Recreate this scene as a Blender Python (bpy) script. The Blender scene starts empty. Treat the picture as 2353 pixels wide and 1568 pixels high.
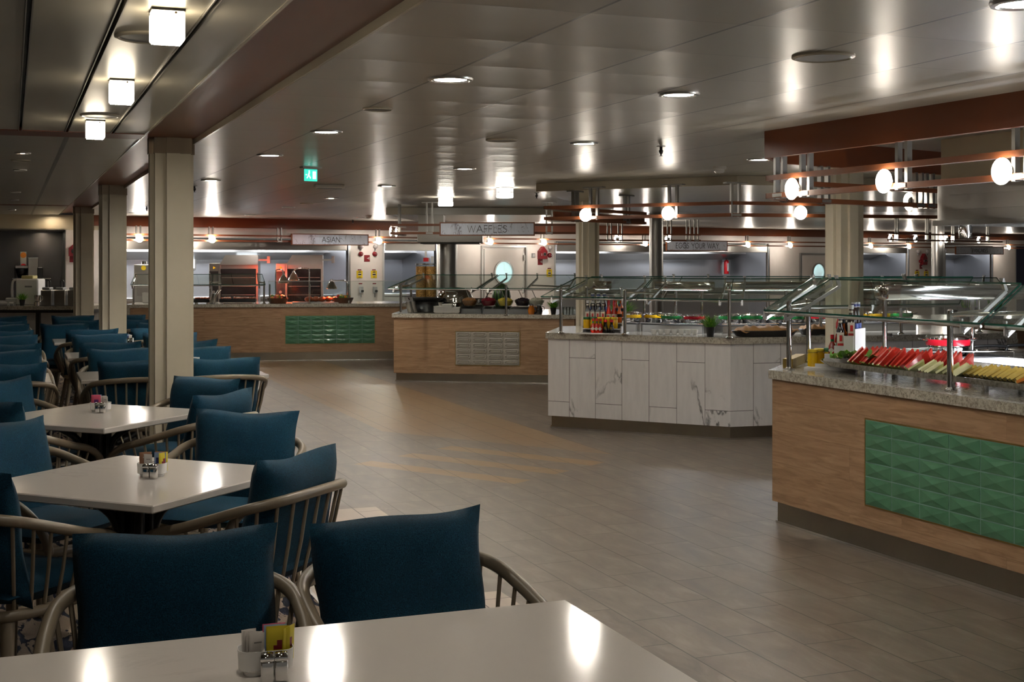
import bpy, bmesh, math, random
from mathutils import Vector, Matrix, Euler
random.seed(7)
SC = bpy.context.scene
COL = SC.collection
PI = math.pi
# ---------------------------------------------------------------- camera maths (2353 x 1568 frame)
F, CX, HZ, HC = 3000.0, 1176.5, 597.0, 1.56
TH = math.radians(21.0)
VS = Vector((math.cos(TH), math.sin(TH)))      # room axis across
US = Vector((-math.sin(TH), math.cos(TH)))     # room axis along
def G(x, y, h=0.0):
    Y = F*(HC-h)/(y-HZ); return Vector(((x-CX)/F*Y, Y))
def XD(x, Y): return (x-CX)/F*Y
def ZD(y, Y): return HC-(y-HZ)*Y/F
def RS(s, t): return VS*s+US*t
def ST(p): return p[0]*VS.x+p[1]*VS.y, p[0]*US.x+p[1]*US.y
def V3(p, z): return Vector((p[0], p[1], z))
def ang(d): return math.atan2(d[1], d[0])

cam = bpy.data.cameras.new('camera'); camo = bpy.data.objects.new('camera', cam); COL.objects.link(camo)
camo.location = (0, 0, HC); camo.rotation_euler = (PI/2, 0, 0)
cam.sensor_width = 36; cam.lens = F/2353*36; cam.shift_y = -(784-HZ)/2353
cam.clip_end = 120
SC.camera = camo
SC.view_settings.view_transform = 'Standard'; SC.view_settings.look = 'None'
SC.view_settings.exposure = 1.35; SC.view_settings.gamma = 1.0
try: SC.view_settings.use_curve_mapping = False
except Exception: pass
SC.cycles.use_denoising = True
SC.cycles.max_bounces = 7; SC.cycles.diffuse_bounces = 3; SC.cycles.glossy_bounces = 4
SC.cycles.transmission_bounces = 4; SC.cycles.transparent_max_bounces = 16
SC.cycles.sample_clamp_indirect = 6.0; SC.cycles.caustics_reflective = False; SC.cycles.caustics_refractive = False
w = bpy.data.worlds.new('world'); SC.world = w; w.use_nodes = True
w.node_tree.nodes['Background'].inputs[0].default_value = (1.0, .93, .82, 1); w.node_tree.nodes['Background'].inputs[1].default_value = 0.035

# ---------------------------------------------------------------- mesh builder
_bc = {}
def _bevbox(s, b, seg):
    k = (round(s[0], 5), round(s[1], 5), round(s[2], 5), b, seg)
    if k in _bc: return _bc[k]
    bm = bmesh.new(); bmesh.ops.create_cube(bm, size=1)
    for v in bm.verts: v.co = Vector((v.co.x*s[0], v.co.y*s[1], v.co.z*s[2]))
    bmesh.ops.bevel(bm, geom=bm.edges[:], offset=min(b, min(s)*.49), segments=seg, affect='EDGES', profile=.5)
    bm.verts.index_update()
    r = ([v.co.copy() for v in bm.verts], [[v.index for v in f.verts] for f in bm.faces]); bm.free(); _bc[k] = r; return r
class MB:
    def __init__(s, M=None): s.v = []; s.f = []; s.M = M or Matrix()
    def add(s, vs, fs, M=None):
        o = len(s.v); m = s.M @ M if M else s.M
        s.v += [m @ Vector(v) for v in vs]; s.f += [[i+o for i in f] for f in fs]; return s
    def box(s, c, d, rz=0, b=0, seg=1, R=None):
        M = Matrix.Translation(c) @ (R.to_4x4() if R else Matrix.Rotation(rz, 4, 'Z'))
        if b: vs, fs = _bevbox(d, b, seg)
        else:
            x, y, z = d[0]/2, d[1]/2, d[2]/2
            vs = [(-x,-y,-z),(x,-y,-z),(x,y,-z),(-x,y,-z),(-x,-y,z),(x,-y,z),(x,y,z),(-x,y,z)]
            fs = [[3,2,1,0],[4,5,6,7],[0,1,5,4],[1,2,6,5],[2,3,7,6],[3,0,4,7]]
        return s.add(vs, fs, M)
    def bx(s, x0, x1, y0, y1, z0, z1, b=0): return s.box(((x0+x1)/2,(y0+y1)/2,(z0+z1)/2),(x1-x0,y1-y0,z1-z0),b=b)
    def prism(s, poly, z0, z1, M=None):
        n = len(poly)
        a = sum(poly[i][0]*poly[(i+1)%n][1]-poly[(i+1)%n][0]*poly[i][1] for i in range(n))
        if a < 0: poly = list(poly)[::-1]
        vs = [(p[0],p[1],z0) for p in poly]+[(p[0],p[1],z1) for p in poly]
        fs = [list(range(n))[::-1], list(range(n,2*n))]+[[i,(i+1)%n,n+(i+1)%n,n+i] for i in range(n)]
        return s.add(vs, fs, M)
    def tube(s, pts, r, n=8, closed=False, radii=None, caps=True):
        P = [Vector(p) for p in pts]; m = len(P); vs = []; fs = []
        T = []
        for i in range(m):
            a = P[i-1] if (i > 0 or closed) else P[0]; c = P[(i+1) % m] if (i < m-1 or closed) else P[-1]
            T.append((c-a).normalized())
        up = Vector((0,0,1)) if abs(T[0].z) < .9 else Vector((1,0,0))
        N = (up-T[0]*up.dot(T[0])).normalized()
        for i in range(m):
            N = (N-T[i]*N.dot(T[i])).normalized(); B = T[i].cross(N); rr = radii[i] if radii else r
            for k in range(n):
                a = 2*PI*k/n; vs.append(P[i]+(N*math.cos(a)+B*math.sin(a))*rr)
        for i in range(m if closed else m-1):
            j = (i+1) % m
            for k in range(n): fs.append([i*n+k, i*n+(k+1)%n, j*n+(k+1)%n, j*n+k])
        if caps and not closed: fs.append(list(range(n))[::-1]); fs.append([(m-1)*n+k for k in range(n)])
        return s.add(vs, fs)
    def bar(s, a, b, w, h):      # rectangular bar
        a, b = Vector(a), Vector(b); d = b-a; L = d.length; x = d.normalized()
        up = Vector((0,0,1)) if abs(x.z) < .95 else Vector((0,1,0))
        y = up.cross(x).normalized(); z = x.cross(y)
        R = Matrix((x,y,z)).transposed()
        return s.box((a+b)/2, (L,w,h), R=R)
    def lathe(s, prof, n=16, c=(0,0,0), R=None, a0=0, a1=2*PI):
        vs = []; fs = []; m = len(prof); full = abs(a1-a0-2*PI) < 1e-6; nn = n if full else n+1
        for r, z in prof:
            for k in range(nn):
                a = a0+(a1-a0)*k/n; vs.append((r*math.cos(a), r*math.sin(a), z))
        for i in range(m-1):
            for k in range(n):
                j = (k+1) % nn
                fs.append([i*nn+k, i*nn+j, (i+1)*nn+j, (i+1)*nn+k])
        if prof[0][0] > 1e-4 and full: fs.append(list(range(nn))[::-1])
        if prof[-1][0] > 1e-4 and full: fs.append([(m-1)*nn+k for k in range(nn)])
        M = Matrix.Translation(c) @ (R.to_4x4() if R else Matrix())
        return s.add(vs, fs, M)
    def cyl(s, c, r, h, n=16, R=None): return s.lathe([(r,-h/2),(r,h/2)], n, c, R)
    def ell(s, c, r, n=12, m=8, R=None):
        M = Matrix.Translation(c) @ (R.to_4x4() if R else Matrix()) @ Matrix.Diagonal((r[0],r[1],r[2],1))
        vs = []; fs = []
        for i in range(m+1):
            a = -PI/2+PI*i/m
            for k in range(n): vs.append((math.cos(a)*math.cos(2*PI*k/n), math.cos(a)*math.sin(2*PI*k/n), math.sin(a)))
        for i in range(m):
            for k in range(n): fs.append([i*n+k, i*n+(k+1)%n, (i+1)*n+(k+1)%n, (i+1)*n+k])
        return s.add(vs, fs, M)
    def quad(s, *p): return s.add(p, [list(range(len(p)))])
    def slab(s, pts, nrm, th):   # planar polygon thickened along nrm
        n = len(pts); P = [Vector(p) for p in pts]; q = Vector(nrm).normalized()*th
        vs = P+[p+q for p in P]
        return s.add(vs, [list(range(n))[::-1], list(range(n,2*n))]+[[i,(i+1)%n,n+(i+1)%n,n+i] for i in range(n)])
def tag(o, label=None, cat=None, group=None, kind=None):
    if label: o['label'] = label
    if cat: o['category'] = cat
    if group: o['group'] = group
    if kind: o['kind'] = kind
    return o
def thing(name, label, cat, loc=(0,0,0), rz=0, group=None):
    o = bpy.data.objects.new(name, None); COL.objects.link(o); o.location = loc; o.rotation_euler = (0,0,rz)
    o.empty_display_size = .1
    return tag(o, label, cat, group)
def obj(name, mb, m, parent=None, smooth=35, loc=None, rz=None, label=None, cat=None, group=None, kind=None):
    me = bpy.data.meshes.new(name); me.from_pydata([tuple(v) for v in mb.v], [], mb.f); me.validate(); me.update()
    bm = bmesh.new(); bm.from_mesh(me); bmesh.ops.remove_doubles(bm, verts=bm.verts[:], dist=1e-6)
    bmesh.ops.recalc_face_normals(bm, faces=bm.faces[:]); bm.to_mesh(me); bm.free()
    if smooth:
        me.polygons.foreach_set('use_smooth', [True]*len(me.polygons)); me.set_sharp_from_angle(angle=math.radians(smooth))
    ms = m if isinstance(m, (list, tuple)) else [m]
    for x in ms: me.materials.append(x)
    o = bpy.data.objects.new(name, me); COL.objects.link(o)
    if parent: o.parent = parent
    if loc is not None: o.location = loc
    if rz is not None: o.rotation_euler = (0,0,rz)
    return tag(o, label, cat, group, kind)
KIDS = {}
def dup(root, loc, rz=None, label=None, group=None):
    r = root.copy(); COL.objects.link(r); r.location = loc
    if rz is not None: r.rotation_euler = (0,0,rz)
    if label: r['label'] = label
    if group: r['group'] = group
    for ch in list(root.children):
        c = ch.copy(); COL.objects.link(c); c.parent = r
        for g in list(ch.children):
            d = g.copy(); COL.objects.link(d); d.parent = c
    return r
def Rx(a): return Matrix.Rotation(a, 3, 'X')
def Ry(a): return Matrix.Rotation(a, 3, 'Y')
def Rz(a): return Matrix.Rotation(a, 3, 'Z')
# ---------------------------------------------------------------- materials
def srgb(r, g, b):
    f = lambda c: c/12.92 if c <= .04045 else ((c+.055)/1.055)**2.4
    return (f(r/255), f(g/255), f(b/255), 1)
class NT:
    def __init__(s, name):
        s.m = bpy.data.materials.new(name); s.m.use_nodes = True; s.t = s.m.node_tree; s.b = s.t.nodes['Principled BSDF']
        s.co = None
    def n(s, typ, ins=None, **kw):
        x = s.t.nodes.new(typ)
        for k, v in kw.items(): setattr(x, k, v)
        for k, v in (ins or {}).items(): s.set(x, k, v)
        return x
    def set(s, x, k, v):
        i = x.inputs[k]
        if isinstance(v, bpy.types.NodeSocket): s.t.links.new(v, i)
        elif isinstance(v, bpy.types.Node): s.t.links.new(v.outputs[0], i)
        else: i.default_value = v
    def obj(s):
        if not s.co: s.co = s.n('ShaderNodeTexCoord')
        return s.co.outputs['Object']
    def map(s, scale=(1,1,1), rot=(0,0,0), loc=(0,0,0), vec=None):
        return s.n('ShaderNodeMapping', {'Vector': vec or s.obj(), 'Scale': scale, 'Rotation': rot, 'Location': loc}).outputs[0]
    def noise(s, vec, scale=5, detail=3, rough=.5, dist=0):
        return s.n('ShaderNodeTexNoise', {'Vector': vec, 'Scale': scale, 'Detail': detail, 'Roughness': rough, 'Distortion': dist}).outputs[0]
    def ramp(s, fac, stops):
        r = s.n('ShaderNodeValToRGB', {'Fac': fac}); e = r.color_ramp.elements
        while len(e) < len(stops): e.new(.5)
        for i, (p, c) in enumerate(stops): e[i].position = p; e[i].color = c if len(c) == 4 else (*c, 1)
        return r.outputs[0]
    def mix(s, f, a, b, mode='MIX'):
        x = s.n('ShaderNodeMix', data_type='RGBA', blend_type=mode)
        s.set(x, 0, f); s.set(x, 6, a); s.set(x, 7, b); return x.outputs[2]
    def math(s, op, a, b=0.0, c=None):
        x = s.n('ShaderNodeMath', operation=op); s.set(x, 0, a); s.set(x, 1, b)
        if c is not None: s.set(x, 2, c)
        return x.outputs[0]
    def xyz(s, vec=None):
        x = s.n('ShaderNodeSeparateXYZ', {0: vec or s.obj()}); return x.outputs
    def comb(s, a, b, c=0.0): return s.n('ShaderNodeCombineXYZ', {0: a, 1: b, 2: c}).outputs[0]
    def bump(s, h, strength=.2, dist=.01):
        s.set(s.b, 'Normal', s.n('ShaderNodeBump', {'Height': h, 'Strength': strength, 'Distance': dist}))
    def P(s, **kw):
        mp = dict(col='Base Color', rough='Roughness', metal='Metallic', spec='Specular IOR Level', trans='Transmission Weight', ior='IOR',
                  sheen='Sheen Weight', coat='Coat Weight', em='Emission Color', es='Emission Strength', alpha='Alpha', aniso='Anisotropic')
        for k, v in kw.items(): s.set(s.b, mp[k], v)
        return s.m
BW = lambda x: (x, x, x, 1)
def plain(name, c, rough=.5, metal=0, spec=.5, vary=.06, vs=6, **kw):
    n = NT(name); f = n.noise(n.obj(), vs, 2)
    col = n.mix(f, tuple(x*(1-vary) for x in c[:3])+(1,), tuple(min(1, x*(1+vary)) for x in c[:3])+(1,))
    return n.P(col=col, rough=rough, metal=metal, spec=spec, **kw)
def emit(name, c, s):
    n = NT(name); return n.P(col=(*c[:3],1), em=(*c[:3],1), es=s, rough=.4)
def steel(name, c=(.55,.54,.52), rough=.3, ax='z', sc=60):
    n = NT(name); sv = {'x': (2,sc,sc), 'y': (sc,2,sc), 'z': (sc,sc,2)}[ax]
    f = n.noise(n.map(sv), 1.0, 3); g = n.noise(n.obj(), 1.3, 2)
    col = n.mix(f, tuple(x*.88 for x in c)+(1,), (*c,1)); col = n.mix(g, col, tuple(x*.8 for x in c)+(1,))
    n.bump(f, .04, .002)
    return n.P(col=col, metal=1.0, rough=rough)
M = {}
M['chrome'] = plain('polished_chrome', (.72,.71,.70), .08, 1.0, vary=.02)
M['steel'] = steel('brushed_steel'); M['steelx'] = steel('brushed_steel_horizontal', ax='x')
M['steeldull'] = steel('dull_steel', (.42,.40,.37), .42, 'x')
M['steelblue'] = steel('kitchen_steel', (.38,.385,.40), .42, 'z')
M['galv'] = steel('galvanised_tube', (.42,.41,.39), .4)
M['kick'] = steel('kick_plate_steel', (.32,.28,.225), .30, 'x')
M['taupe'] = plain('taupe_powder_coat', srgb(124,112,94), .38, 0, .5, .03)
M['black'] = plain('black_plastic', (.012,.012,.013), .4)
M['blackmetal'] = plain('dark_table_base', (.016,.015,.015), .35, .2)
M['ceramic'] = plain('white_ceramic', (.78,.77,.75), .15)
M['white'] = plain('white_laminate', (.74,.72,.70), .45)
M['wall'] = plain('white_wall_panel', (.72,.66,.62), .5)
M['cream'] = plain('cream_column_paint', srgb(204,195,174), .45, vary=.03)
M['creamwall'] = plain('cream_wall_paint', srgb(190,178,152), .5, vary=.03)
M['bronze'] = steel('bronze_collar', (.30,.24,.18), .38)
M['red'] = plain('red_plastic', srgb(170,22,32), .35); M['redp'] = plain('dark_red_plastic', srgb(120,14,26), .4)
M['yellow'] = plain('yellow_sign_plastic', srgb(226,196,24), .45)
M['paperw'] = plain('white_paper', (.72,.70,.67), .7)
M['grey'] = plain('grey_plastic', (.25,.25,.25), .5)
M['grille'] = plain('grey_grille', (.18,.175,.165), .5)
M['navy'] = plain('navy_panel', srgb(30,36,66), .5)
M['rust'] = plain('rust_brown_fascia', srgb(116,58,26), .36, vary=.05)
M['rustwood'] = plain('rust_brown_rail', srgb(120,68,38), .4, vary=.1)
M['beam'] = plain('brown_beam_panel', srgb(112,56,34), .36, 0, .35, vary=.05)
M['glow'] = emit('warm_lamp_glow', (1.0,.90,.76), 13)
M['glowfar'] = emit('far_lamp_glow', (1.0,.92,.80), 120)
M['drum'] = emit('drum_lamp_glow', (1.0,.93,.80), 18)
M['glowcube'] = emit('cube_lamp_glow', (1.0,.86,.62), 6)
M['down'] = emit('downlight_glow', (1.0,.95,.87), 165)
M['downfar'] = emit('far_downlight_glow', (1.0,.95,.87), 400)
M['cubebase'] = emit('cube_diffuser_glow', (1.0,.92,.80), 60)
M['downs'] = emit('small_downlight_glow', (1.0,.92,.80), 40)
M['cool'] = emit('cool_strip_glow', (.88,.92,1.0), 22)
M['coolbright'] = emit('cool_window_glow', (.86,.94,1.0), .9)
M['heat'] = emit('red_heat_glow', (1.0,.16,.06), 45)
M['exitglow'] = emit('green_exit_glow', (.03,.42,.32), .8)
M['exitwhite'] = emit('exit_white_glow', (.75,1,.95), .6)
M['portglow'] = emit('porthole_glow', (.62,.80,.80), .22)

def mk_fabric():
    n = NT('teal_blue_fabric'); f = n.noise(n.obj(), 380, 2); g = n.noise(n.obj(), 60, 4)
    col = n.mix(n.ramp(f, [(.36,BW(0)),(.64,BW(1))]), srgb(2,20,32), srgb(20,68,90)); col = n.mix(g, col, srgb(7,42,60))
    n.bump(f, .35, .002); return n.P(col=col, rough=.9, spec=.15, sheen=.04)
M['fabric'] = mk_fabric()
def mk_quartz():
    n = NT('white_quartz_top'); o = n.obj()
    f = n.noise(n.map((1.2,3,1)), 1.6, 6, .6, 1.2)
    r = n.math('ABSOLUTE', n.math('SUBTRACT', f, .5)); v = n.ramp(r, [(0,BW(1)),(.006,BW(.5)),(.02,BW(0))])
    k = n.ramp(n.noise(o, 2.2, 2), [(.5,BW(0)),(.68,BW(1))])
    col = n.mix(n.math('MULTIPLY', n.math('MULTIPLY', v, k), .45), (.72,.67,.62,1), (.28,.25,.23,1))
    s = n.noise(o, 180, 1); col = n.mix(n.math('MULTIPLY', s, .12), col, (.5,.46,.42,1))
    return n.P(col=col, rough=.13, spec=.5)
M['quartz'] = mk_quartz()
def mk_granite():
    n = NT('speckled_granite'); o = n.obj()
    a = n.noise(o, 55, 5, .7); b = n.noise(o, 130, 3, .6); c = n.noise(o, 9, 3)
    col = n.mix(n.ramp(a, [(.36,BW(0)),(.56,BW(1))]), srgb(138,132,119), srgb(190,184,170))
    col = n.mix(n.ramp(b, [(.60,BW(0)),(.70,BW(1))]), col, srgb(112,104,90))
    d = n.noise(o, 80, 4, .65); m = n.math('MULTIPLY', n.ramp(d, [(.60,BW(0)),(.66,BW(1))]), n.ramp(c, [(.40,BW(0)),(.6,BW(1))]))
    col = n.mix(m, col, srgb(34,28,22))
    return n.P(col=col, rough=.14, spec=.5)
M['granite'] = mk_granite()
def mk_wood():
    n = NT('light_oak_laminate'); x = n.xyz()
    br = n.n('ShaderNodeTexBrick', {'Vector': n.comb(x[0], x[2]), 'Color1': BW(.0), 'Color2': BW(1), 'Mortar': BW(.5), 'Scale': 1.0, 'Mortar Size': .0008, 'Brick Width': 1.15, 'Row Height': .182})
    br.offset = .37
    off = n.comb(n.math('MULTIPLY', br.outputs[0], 7.0), 0.0, n.math('MULTIPLY', br.outputs[0], 3.0))
    v = n.n('ShaderNodeVectorMath', {0: n.obj(), 1: off}, operation='ADD').outputs[0]
    g = n.noise(n.map((1.6,1.6,16), vec=v), 2.2, 6, .62, 1.0); h = n.noise(n.map((6,6,120), vec=v), 1.5, 3, .6)
    col = n.ramp(g, [(.28,srgb(136,106,76)),(.5,srgb(169,136,104)),(.72,srgb(190,158,125))])
    col = n.mix(n.math('MULTIPLY', h, .35), col, srgb(116,88,64))
    col = n.mix(n.math('MULTIPLY', br.outputs[0], .22), col, srgb(136,102,76))
    col = n.mix(n.math('MULTIPLY', br.outputs[1], .5), col, srgb(90,62,42))
    n.bump(h, .06, .002)
    return n.P(col=col, rough=.42, spec=.4)
M['wood'] = mk_wood()
def mk_marble(name, bw, rh, off, base, vein, tile=True, dens=1.0, rough=.32):
    n = NT(name); x = n.xyz()
    if tile:
        br = n.n('ShaderNodeTexBrick', {'Vector': n.comb(x[2], n.math('ADD', x[0], 10.0)), 'Color1': BW(0), 'Color2': BW(1), 'Mortar': BW(0), 'Scale': 1.0, 'Mortar Size': .0022, 'Mortar Smooth': .0, 'Brick Width': bw, 'Row Height': rh})
        br.offset = off; k = br.outputs[0]; mo = br.outputs[1]
    else: k = BW(0); mo = 0.0
    vv = n.n('ShaderNodeVectorMath', {0: n.obj(), 1: (n.comb(n.math('MULTIPLY', k, 3.1), 0.0, n.math('MULTIPLY', k, 5.3)) if tile else (0,0,0))}, operation='ADD').outputs[0]
    f = n.noise(n.map((1.3,1.3,.7), rot=(0,.6,0), vec=vv), 1.1*dens, 8, .58, .5); r = n.math('ABSOLUTE', n.math('SUBTRACT', f, .5))
    v = n.ramp(r, [(0,BW(1)),(.006,BW(.6)),(.016,BW(0))])
    m = n.ramp(n.noise(vv, 1.3*dens, 2), [(.46,BW(0)),(.58,BW(1))])
    st = n.noise(n.map((14,14,2.5), rot=(0,.5,0), vec=vv), 1.4, 4, .6)
    col = n.mix(n.ramp(st, [(.4,BW(0)),(.75,BW(.6))]), base, tuple(c*.82 for c in base[:3])+(1,))
    col = n.mix(n.math('MULTIPLY', v, m), col, vein)
    if tile: col = n.mix(mo, col, (.13,.12,.11,1))
    return n.P(col=col, rough=rough, spec=.4)
M['marble'] = mk_marble('marble_wall_tile', .66, .262, .62, (.78,.75,.73,1), (.10,.09,.085,1))
M['signmarble'] = mk_marble('sign_marble', 1, 1, 0, (.80,.85,.98,1), (.14,.13,.20,1), False, 5.0, .4)
def mk_floor():
    n = NT('plank_stone_floor_tile'); x = n.xyz(); s, t = x[0], x[1]
    br = n.n('ShaderNodeTexBrick', {'Vector': n.comb(n.math('ADD', t, 30.0), n.math('ADD', s, 30.0)), 'Color1': BW(0), 'Color2': BW(1), 'Mortar': BW(.5), 'Scale': 1.0, 'Mortar Size': .003, 'Mortar Smooth': .1, 'Brick Width': .56, 'Row Height': .25})
    br.offset = .37; br.offset_frequency = 2
    rnd = br.outputs[0]
    v = n.n('ShaderNodeVectorMath', {0: n.obj(), 1: n.comb(n.math('MULTIPLY', rnd, 9.0), n.math('MULTIPLY', rnd, 4.0), 0.0)}, operation='ADD').outputs[0]
    g = n.noise(n.map((3.0,1.0,1), rot=(0,0,.9), vec=v), 3.0, 6, .62, .6)
    h = n.noise(n.map((40,6,1), rot=(0,0,1.0), vec=v), 2.0, 3, .6)
    col = n.ramp(g, [(.3,srgb(86,78,71)),(.52,srgb(117,107,97)),(.72,srgb(143,133,122))])
    col = n.mix(n.math('MULTIPLY', rnd, .30), col, srgb(112,99,88))
    col = n.mix(n.math('MULTIPLY', h, .16), col, srgb(86,74,64))
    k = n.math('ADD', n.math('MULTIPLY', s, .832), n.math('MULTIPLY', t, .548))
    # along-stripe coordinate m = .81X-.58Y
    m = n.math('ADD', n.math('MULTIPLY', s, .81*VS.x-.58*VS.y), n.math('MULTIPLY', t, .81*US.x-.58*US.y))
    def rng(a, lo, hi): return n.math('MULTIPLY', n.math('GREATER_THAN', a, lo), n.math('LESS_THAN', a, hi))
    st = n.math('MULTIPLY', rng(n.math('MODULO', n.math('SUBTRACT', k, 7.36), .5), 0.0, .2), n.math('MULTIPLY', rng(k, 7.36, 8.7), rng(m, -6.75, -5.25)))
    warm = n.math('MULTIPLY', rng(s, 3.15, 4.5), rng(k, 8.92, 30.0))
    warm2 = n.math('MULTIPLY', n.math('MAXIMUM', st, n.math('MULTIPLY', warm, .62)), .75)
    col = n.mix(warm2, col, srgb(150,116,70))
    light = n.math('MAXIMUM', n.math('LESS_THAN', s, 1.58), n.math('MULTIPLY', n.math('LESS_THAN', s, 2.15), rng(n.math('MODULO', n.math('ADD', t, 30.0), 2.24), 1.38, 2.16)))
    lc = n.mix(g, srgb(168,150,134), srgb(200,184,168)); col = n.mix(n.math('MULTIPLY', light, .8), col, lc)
    col = n.mix(n.math('MULTIPLY', br.outputs[1], .9), col, srgb(48,42,37))
    hh = n.math('SUBTRACT', 1.0, br.outputs[1]); n.bump(hh, .25, .002)
    rr = n.math('ADD', n.math('MULTIPLY', g, .2), .30)
    return n.P(col=col, rough=rr, spec=.38)
M['floor'] = mk_floor()
def mk_carpet():
    n = NT('patterned_carpet'); o = n.obj(); f = n.noise(o, 240, 2); p = n.noise(n.map((5,1.4,1), rot=(0,0,.4)), 2.6, 3, .5, 1.5)
    col = n.mix(f, srgb(112,98,86), srgb(158,143,128)); col = n.mix(n.ramp(p, [(.52,BW(0)),(.54,BW(1))]), col, srgb(22,26,40))
    n.bump(f, .5, .004); return n.P(col=col, rough=.95, spec=.1)
M['carpet'] = mk_carpet()
def mk_ceiling(name, ls, lt, o0, c, rough, ws=.008, wt=.004, dark=.75):
    n = NT(name); x = n.xyz()
    def line(a, per, off, w):
        q = n.math('MODULO', n.math('ADD', a, 60*per-off+w/2), per); return n.math('LESS_THAN', q, w), q
    a, qa = line(x[0], ls, o0, ws); b, qb = line(x[1], lt, .2, wt)
    cell = n.comb(n.math('FLOOR', n.math('DIVIDE', n.math('ADD', x[0], 60*ls-o0), ls)), n.math('FLOOR', n.math('DIVIDE', n.math('ADD', x[1], 60*lt-.2), lt)))
    wn = n.n('ShaderNodeTexWhiteNoise', {'Vector': cell}, noise_dimensions='2D').outputs[0]
    col = n.mix(n.math('MULTIPLY', wn, .10), c, tuple(v*.8 for v in c[:3])+(1,))
    col = n.mix(n.math('MAXIMUM', n.math('MULTIPLY', a, dark), n.math('MULTIPLY', b, dark*.55)), col, (.02,.018,.016,1))
    # every panel bows a little, so reflections break up panel by panel
    ya = n.math('DIVIDE', qa, ls); yb = n.math('DIVIDE', qb, lt)
    bow = n.math('ADD', n.math('POWER', n.math('ABSOLUTE', n.math('SUBTRACT', yb, .5)), 3.0), n.math('POWER', n.math('ABSOLUTE', n.math('SUBTRACT', ya, .5)), 3.0))
    n.bump(bow, .55, .02)
    return n.P(col=col, rough=rough, spec=.55)
M['ceil'] = mk_ceiling('ceiling_metal_panel', .533, .57, 1.109, (.40,.37,.315,1), .30, .012, .006, .9)
M['ceil_left'] = mk_ceiling('left_ceiling_strip', 20, 20, 5, (.36,.335,.28,1), .34)
M['ceil_far'] = mk_ceiling('far_ceiling_panel', 1.0, .57, .32, (.38,.36,.31,1), .33, .03, .004)
M['soffit'] = plain('soffit_paint', srgb(186,178,160), .22, vary=.03)
def mk_glass(name, tint, refl=1.0):
    m = bpy.data.materials.new(name); m.use_nodes = True; t = m.node_tree; t.nodes.clear()
    o = t.nodes.new('ShaderNodeOutputMaterial'); mx = t.nodes.new('ShaderNodeMixShader'); tr = t.nodes.new('ShaderNodeBsdfTransparent')
    gl = t.nodes.new('ShaderNodeBsdfGlossy'); fr = t.nodes.new('ShaderNodeFresnel'); ge = t.nodes.new('ShaderNodeNewGeometry'); mr = t.nodes.new('ShaderNodeMapRange')
    mr.inputs[3].default_value = 1.5; mr.inputs[4].default_value = 1/1.5; t.links.new(ge.outputs['Backfacing'], mr.inputs[0]); t.links.new(mr.outputs[0], fr.inputs[0])
    tr.inputs[0].default_value = tint; gl.inputs['Roughness'].default_value = .02; gl.inputs[0].default_value = (refl,)*3+(1,)
    t.links.new(fr.outputs[0], mx.inputs[0]); t.links.new(tr.outputs[0], mx.inputs[1]); t.links.new(gl.outputs[0], mx.inputs[2]); t.links.new(mx.outputs[0], o.inputs[0])
    return m
M['glass'] = mk_glass('sneeze_guard_glass', (.93,.97,.95,1))
M['glassedge'] = plain('green_glass_edge', srgb(20,70,56), .15)
M['bowlglass'] = mk_glass('clear_plastic', (.90,.91,.90,1))
def mk_green():
    n = NT('green_glass_tile'); f = n.noise(n.obj(), 9, 3)
    col = n.mix(f, srgb(64,108,82), srgb(86,136,104)); return n.P(col=col, rough=.18, spec=.5)
M['green'] = mk_green()
M['grout'] = plain('pale_teal_grout', srgb(104,146,134), .6)
M['greytile'] = plain('grey_glazed_tile', srgb(164,158,147), .2)
M['gold'] = plain('brass_trim', srgb(150,126,66), .35, .8)
# ================================================================ ROOM SHELL
ZC = 2.31
def struct(name, mb, m, loc=None, rz=None, parent=None, smooth=35):
    return obj(name, mb, m, parent, smooth, loc, rz, kind=None if parent else 'structure')
struct('floor', MB().bx(-14, 34, -3, 42, -.12, 0), M['floor'], rz=TH)
o = obj('carpet', MB().bx(-13.9, 1.30, -2.9, 18.2, 0, .005), M['carpet'], rz=TH); tag(o, None, None, None, 'structure')
struct('trim_1', MB().bx(1.30, 1.318, -2.9, 18.2, 0, .007), M['steel'], rz=TH)
struct('ceiling', MB().bx(1.109, 34, -3, 42, ZC, ZC+.06), M['ceil'], rz=TH)
# seating-side ceiling: strips with recessed channels, then plain panels beyond the cross band
gs = [.558-.2535*k for k in range(0, 14)]
m = MB(); e0 = .751
for g in gs: m.bx(g+.012, e0, -3, 8.05, ZC, ZC+.02); e0 = g-.012
m.bx(-14, e0, -3, 8.05, ZC, ZC+.02)
struct('ceiling_left', m, M['ceil_left'], rz=TH)
m = MB()
for g in gs: m.bx(g-.011, g-.007, -3, 8.05, ZC-.006, ZC+.03); m.bx(g+.007, g+.011, -3, 8.05, ZC-.006, ZC+.03)
struct('trim_2', m, M['steeldull'], rz=TH)
struct('ceiling_void', MB().bx(-14, .77, -3, 42, ZC+.035, ZC+.06), M['black'], rz=TH)
struct('ceiling_far', MB().bx(-14, .751, 8.39, 18.95, ZC, ZC+.02).bx(-14, .751, 19.30, 42, ZC, ZC+.02), M['ceil_far'], rz=TH)
struct('trim_3', MB().bx(-14, .751, 8.055, 8.385, ZC-.004, ZC+.02).bx(-14, .751, 18.96, 19.29, ZC-.004, ZC+.02), M['beam'], rz=TH)
struct('ceiling_beam', MB().bx(.78, 1.12, -3, 42, ZC+.03, ZC+.06), M['beam'], rz=TH)
struct('trim_4', MB().bx(.745, .757, -3, 42, ZC-.004, ZC+.03), M['soffit'], rz=TH)
struct('trim_5', MB().bx(.757, .782, -3, 42, ZC+.028, ZC+.035), M['black'], rz=TH)
struct('trim_6', MB().bx(1.104, 1.116, -3, 42, ZC-.004, ZC+.03), M['soffit'], rz=TH)
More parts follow.
